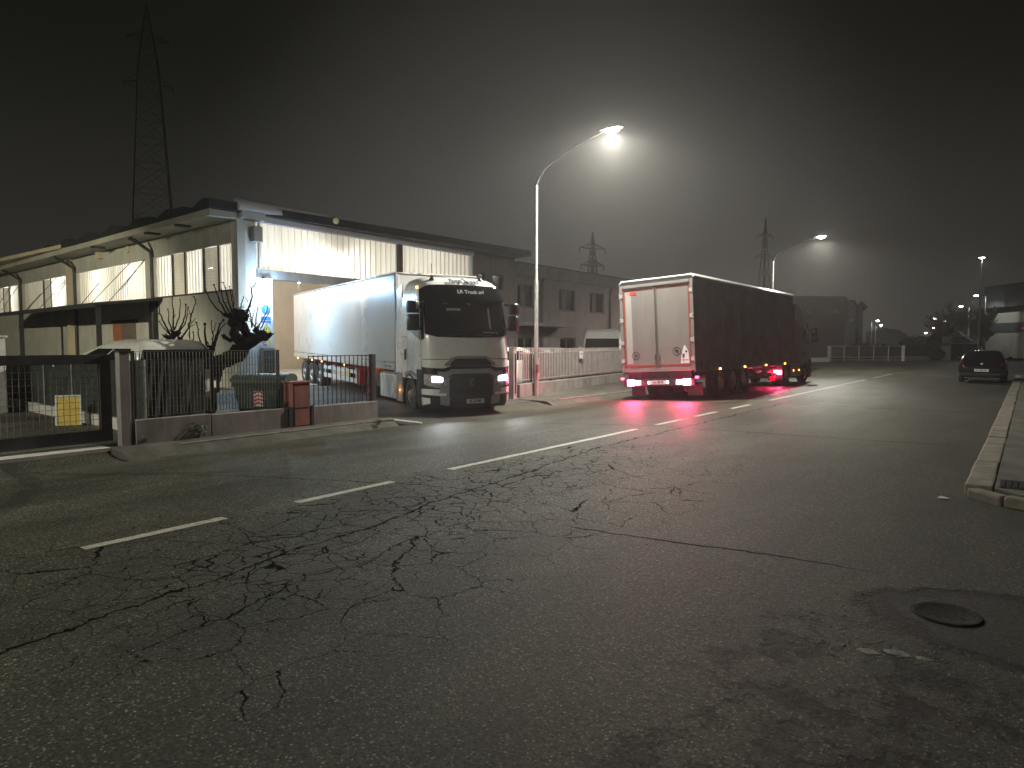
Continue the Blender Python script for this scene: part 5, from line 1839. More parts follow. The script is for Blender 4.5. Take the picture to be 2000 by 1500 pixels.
# rear doors with frame and red tape
RX = -LEN
for s in (1, -1):
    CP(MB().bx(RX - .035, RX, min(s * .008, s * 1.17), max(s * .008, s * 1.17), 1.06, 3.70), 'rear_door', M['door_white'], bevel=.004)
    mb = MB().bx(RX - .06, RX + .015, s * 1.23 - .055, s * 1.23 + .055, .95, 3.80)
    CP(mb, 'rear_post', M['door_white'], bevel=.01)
    mb = MB()
    for z in (1.25, 1.85, 2.6, 3.4):
        mb.bx(RX - .075, RX - .02, s * 1.21 - .05, s * 1.21 + .05, z, z + .12)
        mb.lathe([(.022, -.09), (.022, .09)], (RX - .07, s * 1.27, z + .06), (0, 0, 1), 8)
    CP(mb, 'hinge', M['alu'])
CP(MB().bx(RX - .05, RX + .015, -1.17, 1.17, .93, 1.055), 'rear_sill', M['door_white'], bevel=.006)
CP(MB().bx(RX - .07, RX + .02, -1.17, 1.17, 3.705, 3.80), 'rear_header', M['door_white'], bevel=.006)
CP(MB().bx(RX - .03, RX + .1, -1.27, 1.27, 3.803, 3.90), 'rear_gutter', M['cab_black'])
mb = MB()
for s in (1, -1):
    mb.bx(RX - .039, RX - .035, s * 1.135 - .03, s * 1.135 + .03, 1.09, 3.66)
    y0, y1 = sorted((s * .03, s * 1.10))
    mb.bx(RX - .039, RX - .035, y0, y1, 3.60, 3.66).bx(RX - .039, RX - .035, y0, y1, 1.09, 1.15)
CP(mb, 'reflective_tape', M['red_tape'])
mb = MB()
for y in (-.035, .035):
    mb.tube([(RX - .05, y, 1.0), (RX - .05, y, 3.74)], .009, 6)
mb.bx(RX - .085, RX - .045, -.10, -.06, 1.35, 1.5).bx(RX - .085, RX - .045, .06, .10, 1.35, 1.5)
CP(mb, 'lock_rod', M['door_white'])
text('red_lettering', 'OIB', .12, M['sign_red'], T2, X2 @ facing((RX - .042, .80, 3.52), (0, -1, 0), (0, 0, 1)), bold=.008, sx=1.3)
CP(MB().slab([(RX - .036, 1.02, 3.54), (RX - .036, .96, 3.54), (RX - .036, .99, 3.48)], (-1, 0, 0), .002), 'red_arrow', M['sign_red'])


def ring(c, r0, r1, ax, n=28):
    return MB().lathe([(r0, 0), (r0, .004), (r1, .004), (r1, 0)], c, ax, n)


for (y, z, t_) in ((.76, 1.47, '70'), (-.68, 1.56, '85')):
    rg = CP(ring((RX - .035, y, z), .115, .135, (-1, 0, 0)), 'speed_ring', M['black_text'])
    text('speed_figure', t_, .12, M['black_text'], rg, X2 @ facing((RX - .04, y, z), (0, -1, 0), (0, 0, 1)), bold=.004)
mb = MB().slab([(RX - .037, -.80, 1.17), (RX - .037, -1.09, 1.17), (RX - .037, -1.06, 1.55), (RX - .037, -.965, 1.73), (RX - .037, -.92, 1.73), (RX - .037, -.83, 1.42)], (-1, 0, 0), .003)
ws = CP(mb, 'warning_sticker', M['sign_board'])
text('sticker_text', 'E', .16, M['black_text'], ws, X2 @ facing((RX - .0425, -.90, 1.41), (0, -1, 0), (0, 0, 1)), bold=.006)
mb = MB().lathe([(.035, 0), (.035, .003), (0, .003)], (RX - .040, -.99, 1.54), (-1, 0, 0), 12)
mb.bx(RX - .0425, RX - .0402, -1.07, -.83, 1.27, 1.285).bx(RX - .0425, RX - .0402, -.905, -.895, 1.18, 1.34)
CP(mb, 'sticker_mark', M['black_text'], parent=ws)
mb = MB().bx(RX - .0372, RX - .0352, .86, 1.07, 1.2, 3.58)
CP(mb, 'pale_strip', M['pale_strip'])
# rear bar with lamps and number plate
CP(MB().bx(RX - .03, RX + .10, -1.24, 1.24, .46, .70), 'lamp_bar', M['cab_black'], bevel=.01)
CP(MB().bx(RX + .05, RX + .5, -1.1, 1.1, .70, .93), 'rear_beam', M['chassis'])
for s in (1, -1):
    CP(MB().bx(RX - .045, RX - .03, s * .98 - .12, s * .98 + .12, .49, .67), 'brake_lamp', M['e_tail_hot'], bevel=.01)
    CP(MB().bx(RX - .045, RX - .03, s * .72 - .09, s * .72 + .09, .52, .64), 'tail_lamp', M['e_tail_hot'], bevel=.01)
    CP(MB().box((RX - .0, s * 1.30, .72), (.06, .10, .07)), 'outline_lamp', M['e_tail'], bevel=.01)
    CP(MB().bar((RX, s * 1.2, .66), (RX, s * 1.3, .70), .03), 'lamp_arm', M['cab_black'])
    lamp_light('tail_glow', 'POINT', X2 @ Vector((RX - .40, s * .90, .46)), 40, (1, .03, .12), T2, size=.10)
    mb = MB().bx(-LEN + .55, -LEN + .58, s * 1.0 - .25, s * 1.0 + .25, .12, .55)
    CP(mb, 'mud_flap', M['cab_black'])
    for x in (-LEN + 2.15, -LEN + 3.35, -LEN + 4.5):
        wheel(T2, (x, s * 1.08, .49), .49, .38, s, XM=X2)
    for x in (-9.3, -6.8, -4.3, -1.7):
        CP(MB().box((x, s * 1.295, .93), (.12, .02, .05)), 'side_marker', M['e_amber'] if s < 0 else M['lens_red'])
    CP(MB().bx(-6.2, -2.6, s * 1.2 - .015, s * 1.2 + .015, .45, .60).bx(-6.2, -2.6, s * 1.2 - .015, s * 1.2 + .015, .72, .84), 'side_guard', M['curtain'])
    mb = MB().bx(-2.45, -2.32, s * .95 - .07, s * .95 + .07, .2, .95)
    CP(mb, 'landing_leg', M['chassis_red'])
p2 = CP(MB().bx(RX - .042, RX - .032, -.27, .27, .52, .64), 'number_plate', M['sign_board'])
text('plate_text', 'XA 378 FE', .10, M['black_text'], p2, X2 @ facing((RX - .0435, 0, .58), (0, -1, 0), (0, 0, 1)), bold=.003, sx=.85)
for s in (1, -1):
    CP(MB().box((RX - .045, s * .33, .58), (.02, .06, .08)), 'plate_lamp', M['e_plate'], bevel=.01)
mb = MB().bx(-LEN + .2, -.4, -.5, -.38, .7, .98).bx(-LEN + .2, -.4, .38, .5, .7, .98)
CP(mb, 'chassis', M['chassis'])
CP(MB().box((-LEN + 5.55, -1.285, .78), (.22, .02, .14), rot=Matrix.Rotation(.5, 3, 'Y')), 'red_flag', M['red_tape'])
# tractor unit in front of the trailer (shorter gap, same cab shape, unlit front)
XW = X2 @ Matrix.Translation((3.05, -.02, 0))
XC = XW @ Matrix.Diagonal((1, 1, .82, 1))
make_cab(T2, XC, M['cab_lamplit'], full=False, WM=XW)


def TP(mb, name, mat, **kw):
    return mb.build(name, mat, T2, M=XC, **kw)


mb = MB().bx(-6.0, -2.2, -.46, -.38, .75, 1.0).bx(-6.0, -2.2, .38, .46, .75, 1.0)
TP(mb, 'tractor_chassis', M['chassis'])
for s in (1, -1):
    wheel(T2, (-4.55, s * .98, .50), .50, .56, s, XM=XW)
    TP(MB().bx(-3.75, -2.2, s * 1.2 - .05, s * 1.2 + .03, .40, .95), 'side_skirt', M['cab_lamplit'], bevel=.02)
    for x in (-3.4, -2.5):
        TP(MB().blob((x, s * 1.24, .72), .05, rough=0, sy=.5), 'side_marker', M['e_amber'], smooth=60)
    TP(MB().bx(-5.30, -5.26, s * 1.0 - .30, s * 1.0 + .30, .3, 1.05), 'mud_flap', M['cab_black'])
    TP(MB().bx(-5.345, -5.305, s * 1.02 - .24, s * 1.02 + .20, .62, .78), 'tail_lamp', M['e_tail_hot'] if s < 0 else M['lens_red'])
lamp_light('tail_glow', 'POINT', XC @ Vector((-5.55, -.85, .62)), 30, (1, .03, .12), T2, size=.08)
mb = MB()
vs = []
for x, z in ((-2.2, 3.5), (-.9, 3.72), (-1.25, 4.1), (-1.9, 4.32), (-2.2, 4.34)):
    vs.append((x, z))
n = len(vs)
mb.add([(x, -1.08, z) for x, z in vs] + [(x, 1.08, z) for x, z in vs], [tuple(range(n)), tuple(range(n, 2 * n))[::-1]] + [(i, (i + 1) % n, n + (i + 1) % n, n + i) for i in range(n)])
TP(mb, 'roof_deflector', M['cab_lamplit'], bevel=.03)

# ================================================================== CARS AND VANS
def make_car(root, lev, paint, zwin, wheels, wr=.31, rear_glass=True, lights=True, plate=None, glass='glass_dark', mirrors=True, pillars=(-1.2, -1.32)):
    sh = Shell(lev)
    z0, z1 = lev[0][0], lev[-1][0]
    zs = []
    for a, b in zip(lev, lev[1:]):
        n = max(1, int((b[0] - a[0]) / .08))
        zs += [a[0] + (b[0] - a[0]) * i / n for i in range(n)]
    zs.append(z1)
    sh.body(zs).build('body', paint, root, smooth=38)
    a, b = zwin
    # side glass (right side is t 6..7 and the left side mirrors it), front and rear glass
    for ts in ([2.10, 2.5], [2.53, 2.92], [6.08, 6.47], [6.5, 6.90]):
        sh.patch(MB(), ts, a, b, off=.004).build('side_window', M[glass], root, smooth=40)
    sh.patch(MB(), [-.45, .5, 1.45], a, b, off=.004).build('windscreen', M[glass], root, smooth=40)
    if rear_glass:
        sh.patch(MB(), [3.72, 4.5, 5.28], a + .02, b - .02, off=.004).build('rear_window', M[glass], root, smooth=40)
    for x in wheels:
        for s in (1, -1):
            wheel(root, (x, s * (lev[2][3] - .10), wr), wr, .20, s, holes=6)
    if lights:
        for ts in ([3.15, 3.95], [5.05, 5.85]):
            sh.patch(MB(), ts, a - .24, a - .05, off=.006).build('tail_light', M['lens_red'], root, smooth=40)
        sh.patch(MB(), [3.1, 4.5, 5.9], .30, .44, off=.010).build('rear_bumper', M['cab_black'] if paint is M['car_paint'] else paint, root, smooth=40)
    for ts in ([-.75, .12], [.88, 1.75]):
        sh.patch(MB(), ts, a - .26, a - .12, off=.006).build('headlight', M['lens_clear'], root, smooth=40)
    if mirrors:
        fx = sh.lev(a)[0]
        for s in (1, -1):
            m_ = MB().blob((fx - .55, s * (sh.lev(a)[2] + .14), a + .08), .10, rough=0, sx=.7, sz=.75)
            m_.bar((fx - .5, s * (sh.lev(a)[2] - .03), a + .03), (fx - .55, s * (sh.lev(a)[2] + .1), a + .05), .04)
            m_.build('mirror', paint, root, smooth=50)
    if plate:
        p = sh.P(4.5, .56) + Vector((-.012, 0, 0))
        pl_ = MB().box(p, (.012, .52, .11)).build('number_plate', M['sign_board'], root)
        text('plate_text', plate, .09, M['black_text'], pl_, facing(p + Vector((-.009, 0, 0)), (0, -1, 0), (0, 0, 1)), bold=.002)
    return sh


HATCH = [(.18, 3.75, .16, .74, .25, .2, .08), (.32, 3.92, .03, .83, .32, .22, .12), (.55, 3.97, .0, .86, .34, .24, .14), (.72, 3.93, .0, .865, .34, .24, .14), (.86, 3.80, .06, .85, .34, .24, .12),
         (.95, 2.98, .12, .82, .34, .22, .10), (1.10, 2.66, .22, .765, .34, .22, .10), (1.30, 2.22, .40, .67, .34, .24, .08), (1.37, 2.02, .52, .61, .32, .26, .06), (1.405, 1.80, .68, .54, .3, .28, .05), (1.42, 1.5, .95, .40, .25, .25, .02)]
car = thing('parked_hatchback', 'dark hatchback car parked at the right kerb, seen from behind', 'car', (-1.66, 35.85, .0), rz=R(90))
sh = make_car(car, HATCH, M['car_paint'], (.97, 1.33), (.72, 3.15), plate='DK 405 NY')
sh.patch(MB(), [3.75, 4.5, 5.25], .205, .235, off=.012).build('low_silver_strip', M['alu'], car, smooth=40)  # thin silver strip low across the tail
p = sh.P(4.5, .84)
MB().lathe([(.045, 0), (.04, .012), (0, .014)], p, (-1, 0, .1), 16).build('tail_badge', M['alu'], car)
MB().tube([(.85, .2, 1.41), (.62, .2, 1.56)], .008, 5).build('aerial', M['cab_black'], car)
sh.patch(MB(), [3.80, 4.5, 5.20], 1.345, 1.365, off=.035, thick=.03).build('spoiler', M['car_paint'], car, smooth=40)

VAN = [(.22, 4.75, .05, .80, .25, .15, .06), (.40, 4.9, .0, .88, .3, .15, .08), (.75, 4.85, .0, .90, .32, .15, .10), (1.0, 4.7, .02, .90, .32, .15, .10), (1.12, 4.3, .03, .885, .32, .15, .08),
       (1.45, 3.3, .06, .83, .32, .15, .08), (1.66, 2.35, .12, .76, .3, .18, .06), (1.75, 1.85, .2, .69, .28, .22, .05), (1.80, 1.45, .35, .56, .25, .25, .03)]
van = thing('white_van', 'white small van parked behind the sliding gate and the tree', 'van', (-14.65, 7.35, .0), rz=R(180))
make_car(van, VAN, M['van_white'], (1.12, 1.60), (.8, 3.5), wr=.31, pillars=None)
MB().tube([(.75, 0, 1.79), (.45, .03, 1.95)], .007, 5).build('aerial', M['cab_black'], van)
MB().bx(.6, 1.9, .60, .63, 1.755, 1.775).build('roof_rail', M['van_grey'], van)
MB().bx(.6, 1.9, -.63, -.60, 1.755, 1.775).build('roof_rail', M['van_grey'], van)

# yard behind the off-white fence
y1 = thing('white_estate', 'white car with a long pale roof behind the street lamp pole', 'car', (-17.2, 20.2, 0), rz=R(60))
make_car(y1, [(z * 1.12, a, b, c, d, e, f) for z, a, b, c, d, e, f in HATCH], M['van_white'], (1.08, 1.48), (.72, 3.15))
y2 = thing('white_estate', 'white car with dark windscreen parked facing the fence', 'car', (-20.6, 26.8, 0), rz=R(-20))
make_car(y2, [(z * 1.08, a, b, c, d, e, f) for z, a, b, c, d, e, f in HATCH], M['van_white'], (1.06, 1.44), (.72, 3.15))
y3 = thing('white_estate', 'white car half hidden beside the tall van', 'car', (-20.8, 29.4, 0), rz=R(-20))
make_car(y3, [(z * 1.08, a, b, c, d, e, f) for z, a, b, c, d, e, f in HATCH], M['van_white'], (1.06, 1.44), (.72, 3.15))
TALL = [(.25, 5.3, .05, .90, .3, .12, .06), (.45, 5.45, .0, .98, .35, .12, .08), (.95, 5.4, .0, 1.0, .35, .12, .10), (1.25, 5.0, .0, 1.0, .35, .12, .10), (1.38, 4.6, .0, .99, .35, .12, .1),
        (2.0, 4.0, .0, .96, .35, .12, .08), (2.35, 3.55, .03, .90, .35, .15, .08), (2.46, 3.2, .1, .8, .35, .2, .05), (2.5, 2.7, .3, .65, .3, .25, .03)]
y4 = thing('tall_van', 'tall white panel van behind the fence next to the curtain lorry', 'van', (-19.4, 34.2, 0), rz=R(-62))
make_car(y4, TALL, M['van_grey'], (1.42, 1.98), (1.0, 4.2), wr=.35, rear_glass=False)

# wheelie container behind the fence
dc = px(517, 735, 15.7)
du = thing('dumpster', 'dark green wheeled dumpster with striped sticker behind the mesh fence', 'dumpster', (dc.x, dc.y, -.08), rz=R(37))
DS = Shell([(.14, .30, -.30, .46, .1, .1, .02), (.3, .34, -.33, .52, .1, .1, .02), (.85, .42, -.40, .60, .1, .1, .02), (.90, .46, -.44, .63, .08, .08, .02), (.94, .46, -.44, .63, .08, .08, .02)])
dmb = DS.body([.14, .3, .5, .7, .85, .90, .94])
RZ = Matrix.Rotation(R(-90), 4, 'Z')
dmb.build('bin_body', M['green_bin'], du, M=RZ, smooth=35)
vs, fs = [], []
for i in range(13):
    a = math.pi * i / 12
    for y in (-.62, .62):
        vs.append((.46 * math.cos(a), y, .945 + .16 * math.sin(a)))
for i in range(12):
    fs.append((2 * i, 2 * i + 1, 2 * i + 3, 2 * i + 2))
fs += [tuple(2 * i for i in range(13))[::-1], tuple(2 * i + 1 for i in range(13))]
MB().add(vs, fs).build('bin_lid', M['green_bin'], du, M=RZ, smooth=35)
mb = MB()
for s in (1, -1):
    mb.bar((.05, s * .58, .82), (.05, s * .74, .82), .09, .07)
mb.build('lifting_lug', M['steel_dark'], du, M=RZ)
for x in (.26, -.26):
    for y in (-.36, .36):
        MB().lathe([(.05, -.025), (.08, -.02), (.08, .02), (.05, .025)], (x, y, .08), (0, 1, 0), 14).build('caster', M['rubber'], du, M=RZ)
st = MB().slab([(.392, -.10, .38), (.392, .10, .38), (.412, .10, .72), (.412, -.10, .72)], (1, 0, 0), .006).build('striped_sticker', M['sign_board'], du, M=RZ)
mb = MB()
for k in range(4):
    z = .40 + k * .085
    dx = (z - .38) * .06
    mb.slab([(.3995 + dx, -.10, z), (.3995 + dx, 0, z + .04), (.4005 + dx, 0, z + .085), (.4005 + dx, -.10, z + .045)], (1, 0, 0), .004)
    mb.slab([(.3995 + dx, .10, z), (.3995 + dx, 0, z + .04), (.4005 + dx, 0, z + .085), (.4005 + dx, .10, z + .045)][::-1], (1, 0, 0), .004)
mb.build('stripe', M['sign_red'], st, M=RZ)

# ================================================================== STREET LAMPS
def street_lamp(label, base, reach, top, head_z, power, c=(1, .97, .83), emat='e_street', group='tall street lamps along the left kerb', d=(1, 0, 0), r=.085, angle=168, arm=True, aim=(0, 0, -1)):
    t = thing('street_lamp', label, 'street lamp', base, group=group)
    MB().tube([(0, 0, 0), (0, 0, 1.3), (0, 0, 1.31), (0, 0, top * .55), (0, 0, top * .56), (0, 0, top)], [r, r, r * .86, r * .78, r * .62, r * .5], 14).build('pole', M['steel_galv'], t, smooth=40)
    if arm:
        d = Vector(d)
        pts = [Vector((0, 0, top)), d * .03 * reach + Vector((0, 0, top + (head_z - top) * .14)), d * .12 * reach + Vector((0, 0, top + (head_z - top) * .37)), d * .27 * reach + Vector((0, 0, top + (head_z - top) * .56)),
               d * .55 * reach + Vector((0, 0, top + (head_z - top) * .78)), d * .92 * reach + Vector((0, 0, head_z))]
        MB().tube(pts, [r * .5, r * .42, r * .36, r * .34, r * .32, r * .30], 10).build('arm', M['steel_dark'], t, smooth=50)
    else:
        d = Vector(d)
    hd = Vector(d) * reach + Vector((0, 0, head_z))
    ang = math.atan2(d[1], d[0])
    H_ = Matrix.Translation(hd) @ Matrix.Rotation(ang, 4, 'Z')
    lum = MB()
    prof = [(-.42, .03), (-.30, .06), (0, .09), (.26, .07), (.36, .02)]
    vs, fs = [], []
    for x, h in prof:
        vs += [(x, -.15 if h > .03 else -.08, 0), (x, -.10 if h > .03 else -.05, h), (x, .10 if h > .03 else .05, h), (x, .15 if h > .03 else .08, 0)]
    for i in range(len(prof) - 1):
        a = 4 * i
        for k in range(4):
            fs.append((a + k, a + (k + 1) % 4, a + 4 + (k + 1) % 4, a + 4 + k))
    fs += [(3, 2, 1, 0), (16, 17, 18, 19)]
    lum.add(vs, fs).build('luminaire', M['steel_dark'], t, M=H_, smooth=30)
    MB().blob((0, 0, -.02), .13, rough=0, sx=1.9, sy=.95, sz=.75, n=8, m=14).build('lamp_glass', M[emat], t, M=H_, smooth=60)
    if power:
        lamp_light('lamp_light', 'SPOT', hd + Vector((0, 0, -.22)), power, c, t, size=.12, aim=aim, angle=angle, blend=.35)
        lamp_light('glass_glow', 'POINT', hd + Vector((0, 0, -.20)), power * .10, c, t, size=.12)
    return t


for k, (y, lb, pw_) in enumerate(((18.96, 'tall grey street lamp in front of the off-white bar fence', P_STREET), (45.4, 'tall grey street lamp rising behind the curtain lorry', P_STREET * .62), (-9.2, 'tall grey street lamp on the near left kerb by the sliding gate', P_STREET_LEFT))):
    street_lamp(lb, (-13.39, y, -.08) if k != 2 else (-14.6, y, -.1), 2.86, 7.1, 8.42, pw_, c=(1, .97, .84))
street_lamp('yard lamp post inside the left yard lighting the side wall', (-19.5, -13.0, 0), .8, 7.2, 8.0, P_YARD, c=(1, .94, .64), group=None, d=(0, 1, 0), aim=(-.60, .73, -.50), angle=64)
# junction box strapped to the near pole
MB().box((.10, -.05, .95), (.09, .10, .28)).build('service_box', M['brick_red'], bpy.data.objects['street_lamp'], bevel=.01)

fd = [
    ('tall lamp post rising above the dark parked hatchback', 1918, 503, 74, 900, (0, 0, 0), True),
    ('far lamp just left of the tall post, above the poplar', 1907, 577, 84, 420, (-1, .1, 0), True),
    ('far lamp shining on the pale wall between the two bare trees', 1877, 598, 96, 420, (-1, .1, 0), True),
    ('far lamp behind the round bare tree, upper one', 1846, 627, 130, 160, (-1, 0, 0), True),
    ('far lamp at the left edge of the round bare tree', 1826, 622, 135, 160, (-1, 0, 0), True),
    ('far lamp low behind the round bare tree', 1822, 640, 150, 120, (-1, 0, 0), True),
    ('far lamp glowing low left of the round bare tree', 1808, 650, 160, 300, (-1, 0, 0), True),
    ('far lamp post, nearer of the pair beside the flue pipes', 1714, 626, 130, 260, (1, 0, 0), True),
    ('far lamp post, shorter of the pair beside the flue pipes', 1721, 635, 142, 260, (1, 0, 0), True),
    ('faint farthest lamp low over the dark sliding gate', 1748, 660, 200, 200, (1, 0, 0), True)]
for lb, x, y, d, pw_, dr, lit in fd:
    p = px(x, y, d)
    rc = 1.0 if dr[0] else 0.0
    b = Vector((p.x - dr[0] * rc, p.y - dr[1] * rc, 0))
    street_lamp(lb, b, rc, p.z - .12, p.z, pw_, c=(.93, .97, 1), emat='e_far', group='far street lamps beyond the junction', d=dr if dr[0] else (1, 0, 0), r=.12, arm=bool(dr[0]))

# ================================================================== BEYOND THE JUNCTION
def plan(*pts):
    return [(px(x, 690, d).x, px(x, 690, d).y) for x, d in pts]


fb_ = thing('dark_shed', 'dark grey industrial shed behind the curtain lorry cab', 'building', pxg(1600, 706) * 1.0)
pl_ = plan((1480, 66), (1648, 68), (1676, 92), (1480, 92))
MB().prism(pl_, 0, 6.25).build('walls', M['far_building'], fb_, world=True)
MB().prism([(a + (b - a) * .0, c) for (a, c), b in zip(pl_, [p_[0] for p_ in pl_])], 6.253, 6.42).build('roof_edge', M['far_dark'], fb_, world=True)
a_, b_ = Vector(pl_[0]), Vector(pl_[1])
d_ = (b_ - a_).normalized()
n_ = Vector((d_.y, -d_.x))
mb = MB()
p0, p1 = a_.lerp(b_, .55) + n_ * .03, a_.lerp(b_, .92) + n_ * .03
mb.bar((p0.x, p0.y, 4.9), (p1.x, p1.y, 4.9), .05, .34, up=(0, 0, 1))
mb.build('sign_band', M['glass_office'], fb_, world=True)
c_ = Vector(pl_[1]).lerp(Vector(pl_[2]), .15)
wlp = thing('wall_light', 'small wall light washing the corner of the dark shed', 'lamp', (c_.x + .4, c_.y - .25, 4.2))
MB().box((0, 0, 0), (.3, .3, .14)).build('housing', M['steel_mid'], wlp)
MB().box((0, 0, -.10), (.22, .22, .05)).build('lens', M['e_warm'], wlp)
lamp_light('wall_wash', 'SPOT', (0, 0, -.2), 110, (1, .95, .75), wlp, size=.08, aim=(-.1, .1, -1), angle=110, blend=.8)

ft = thing('flue_pipes', 'cluster of dark flue pipes and a cyclone beside the dark shed', 'flue', pxg(1683, 700))


def P3(x, y, d=86):
    return px(x, y, d)


mb = MB().tube([P3(1678, 692), P3(1678, 640), P3(1678, 600)], .42, 10).tube([P3(1676, 602), P3(1682, 596), P3(1688, 604)], .5, 8).tube([P3(1664, 640), P3(1664, 598)], .16, 8)
mb.blob(P3(1664, 594), .55, seed=3, rough=.15)
mb.build('pipe', M['steel_dark'], ft, world=True, smooth=45)
mb = MB().tube([P3(1682, 690), P3(1684, 670), P3(1683, 650)], .22, 8).tube([P3(1681, 640), P3(1682, 620)], .15, 8)
mb.build('bright_pipe', M['steel_galv'], ft, world=True, smooth=45)
MB().box(P3(1676, 684), (3.4, 2, 1.6)).build('base', M['steel_dark'], ft, world=True, bevel=.05)


def far_gate(name, label, x0, x1, yb, yt, d, n, infill, cat='gate'):
    t = thing(name, label, cat, pxg((x0 + x1) / 2, yb))
    a, b = px(x0, 690, d), px(x1, 690, d)
    h = px((x0 + x1) / 2, yt, d).z
    a.z = b.z = 0
    mb = MB()
    for z in (.14, .42, h):
        mb.bar(a + Vector((0, 0, z)), b + Vector((0, 0, z)), .07, .07)
    mb.build('rail', M['steel_galv'], t, world=True)
    for k in range(n + 1):
        p = a.lerp(b, k / n)
        w = .28 if k in (0, n) else .08
        MB().box((p.x, p.y, h / 2 + .02), (w, w, h + .04)).build('post', M['steel_galv'], t, world=True)
    o_ = Vector((.08, .16, 0))
    if infill:
        MB().slab([a + o_ + Vector((0, 0, .48)), b + o_ + Vector((0, 0, .48)), b + o_ + Vector((0, 0, h - .05)), a + o_ + Vector((0, 0, h - .05))], (0, 1, 0), .03).build('infill', infill, t, world=True)
    return t


far_gate('far_gate', 'wide low sliding gate across the junction with pale bottom rails', 1620, 1764, 708, 676, 67, 5, M['dark_net'])
lw = thing('far_wall', 'low white wall with a dark upper screen right of the wide gate', 'wall', pxg(1800, 708))
a, b = px(1767, 690, 69), px(1841, 690, 71)
a.z = b.z = 0
MB().bar(a + Vector((0, 0, .22)), b + Vector((0, 0, .22)), .25, .44).build('base', M['plaster_white'], lw, world=True, bevel=.02)
MB().bar(a + Vector((0, .02, .95)), b + Vector((0, .02, .95)), .06, 1.0).build('screen', M['far_building'], lw, world=True)
lw = thing('far_wall', 'pale low wall beside the dark shed at the foot of the street', 'wall', pxg(1590, 708))
a, b = px(1500, 690, 62), px(1618, 690, 65)
a.z = b.z = 0
MB().bar(a + Vector((0, 0, .20)), b + Vector((0, 0, .20)), .25, .4).build('base', M['plaster_white'], lw, world=True, bevel=.02)
MB().bar(a + Vector((0, 0, .43)), b + Vector((0, 0, .43)), .31, .05).build('coping', M['concrete'], lw, world=True)


def hedge(label, x, y0, y1, d, w, n, seed, mat='leaf', name='hedge', sz=.09):
    c = px(x, (y0 + y1) / 2, d)
    hgt = (y1 - y0) * d / FPX
    t = thing(name, label, name, (c.x, c.y, max(0, c.z - hgt / 2)))
    q = random.Random(seed)
    mb = MB()
    leaf_cluster(mb, (0, 0, hgt / 2), (w * .5, 1.0, hgt / 2), n, sz * 1.6, q)
    mb.build('foliage', M[mat], t)
    mb = MB()
    for k in range(5):
        xx = q.uniform(-.35, .35) * w
        mb.tube([(xx, 0, 0), (xx + q.uniform(-.2, .2), q.uniform(-.2, .2), hgt * .8)], [.04, .015], 5)
    mb.build('stem', M['twig'], t)


hedge('brown green bush over the low white wall by the pillar', 1826, 680, 703, 70, 1.8, 900, 4, 'leaf_brown', 'bush')
hedge('dark hedge along the back of the wide gate', 1690, 670, 700, 74, 8.0, 2600, 5)
hedge('dark clump of hedge rising between gate and shed roof', 1795, 655, 700, 76, 4.5, 2200, 6)
hs = thing('dark_roof_shed', 'low dark pitched roof shed behind the white pillar', 'shed', pxg(1850, 707))
A1, A2, A3, A4 = px(1805, 690, 84), px(1895, 690, 84), px(1840, 646, 84), px(1905, 690, 96)
mb = MB()
g0 = [(A1.x, A1.y), (A2.x, A2.y), (A4.x, A4.y), (A1.x + A4.x - A2.x, A1.y + A4.y - A2.y)]
mb.prism(g0, 0, 2.1)
mb.build('walls', M['far_dark'], hs, world=True)
rx = [Vector((p[0], p[1], 2.1)) for p in g0]
r0, r1 = (rx[0].lerp(rx[1], .38) + Vector((0, 0, 2.2))), (rx[3].lerp(rx[2], .38) + Vector((0, 0, 2.2)))
MB().add([rx[0], rx[1], rx[2], rx[3], r0, r1], [(0, 1, 4), (1, 2, 5, 4), (2, 3, 5), (3, 0, 4, 5), (0, 3, 2, 1)]).build('roof', M['roof_dark'], hs, world=True)
pi = thing('pillar', 'white mailbox pillar with dark slots beside the far portal', 'pillar', pxg(1847, 709))
c = px(1847, 690, 70)
MB().box((c.x, c.y, .75), (.72, .5, 1.5)).build('shaft', M['plaster_white'], pi, world=True, bevel=.02)
mb = MB()
for k in range(4):
    mb.box((c.x - .24 + k * .16, c.y - .26, 1.72), (.12, .04, .34))
mb.build('mailbox', M['cab_black'], pi, world=True)
MB().box((c.x, c.y, 2.2), (.7, .5, .5)).build('head', M['concrete_pale'], pi, world=True, bevel=.02)
MB().box((c.x, c.y + .02, 1.72), (.66, .4, .43)).build('slot_back', M['concrete'], pi, world=True)
po = thing('portal', 'thin white steel portal frame over a grey entrance wall', 'portal', pxg(1882, 707))
a, b = px(1856, 690, 70), px(1910, 690, 72)
a.z = b.z = 0
mb = MB().bar(a, a + Vector((0, 0, 2.55)), .10, .10).bar(b, b + Vector((0, 0, 2.55)), .10, .10).bar(a + Vector((0, 0, 2.5)), b + Vector((0, 0, 2.5)), .09, .09).bar(a + Vector((0, 0, 1.78)), b + Vector((0, 0, 1.78)), .09, .09)
mb.build('frame', M['white'], po, world=True)
MB().bar(a + Vector((0, .15, .85)), b + Vector((0, .15, .85)), .12, 1.7).build('panel', M['far_building'], po, world=True)

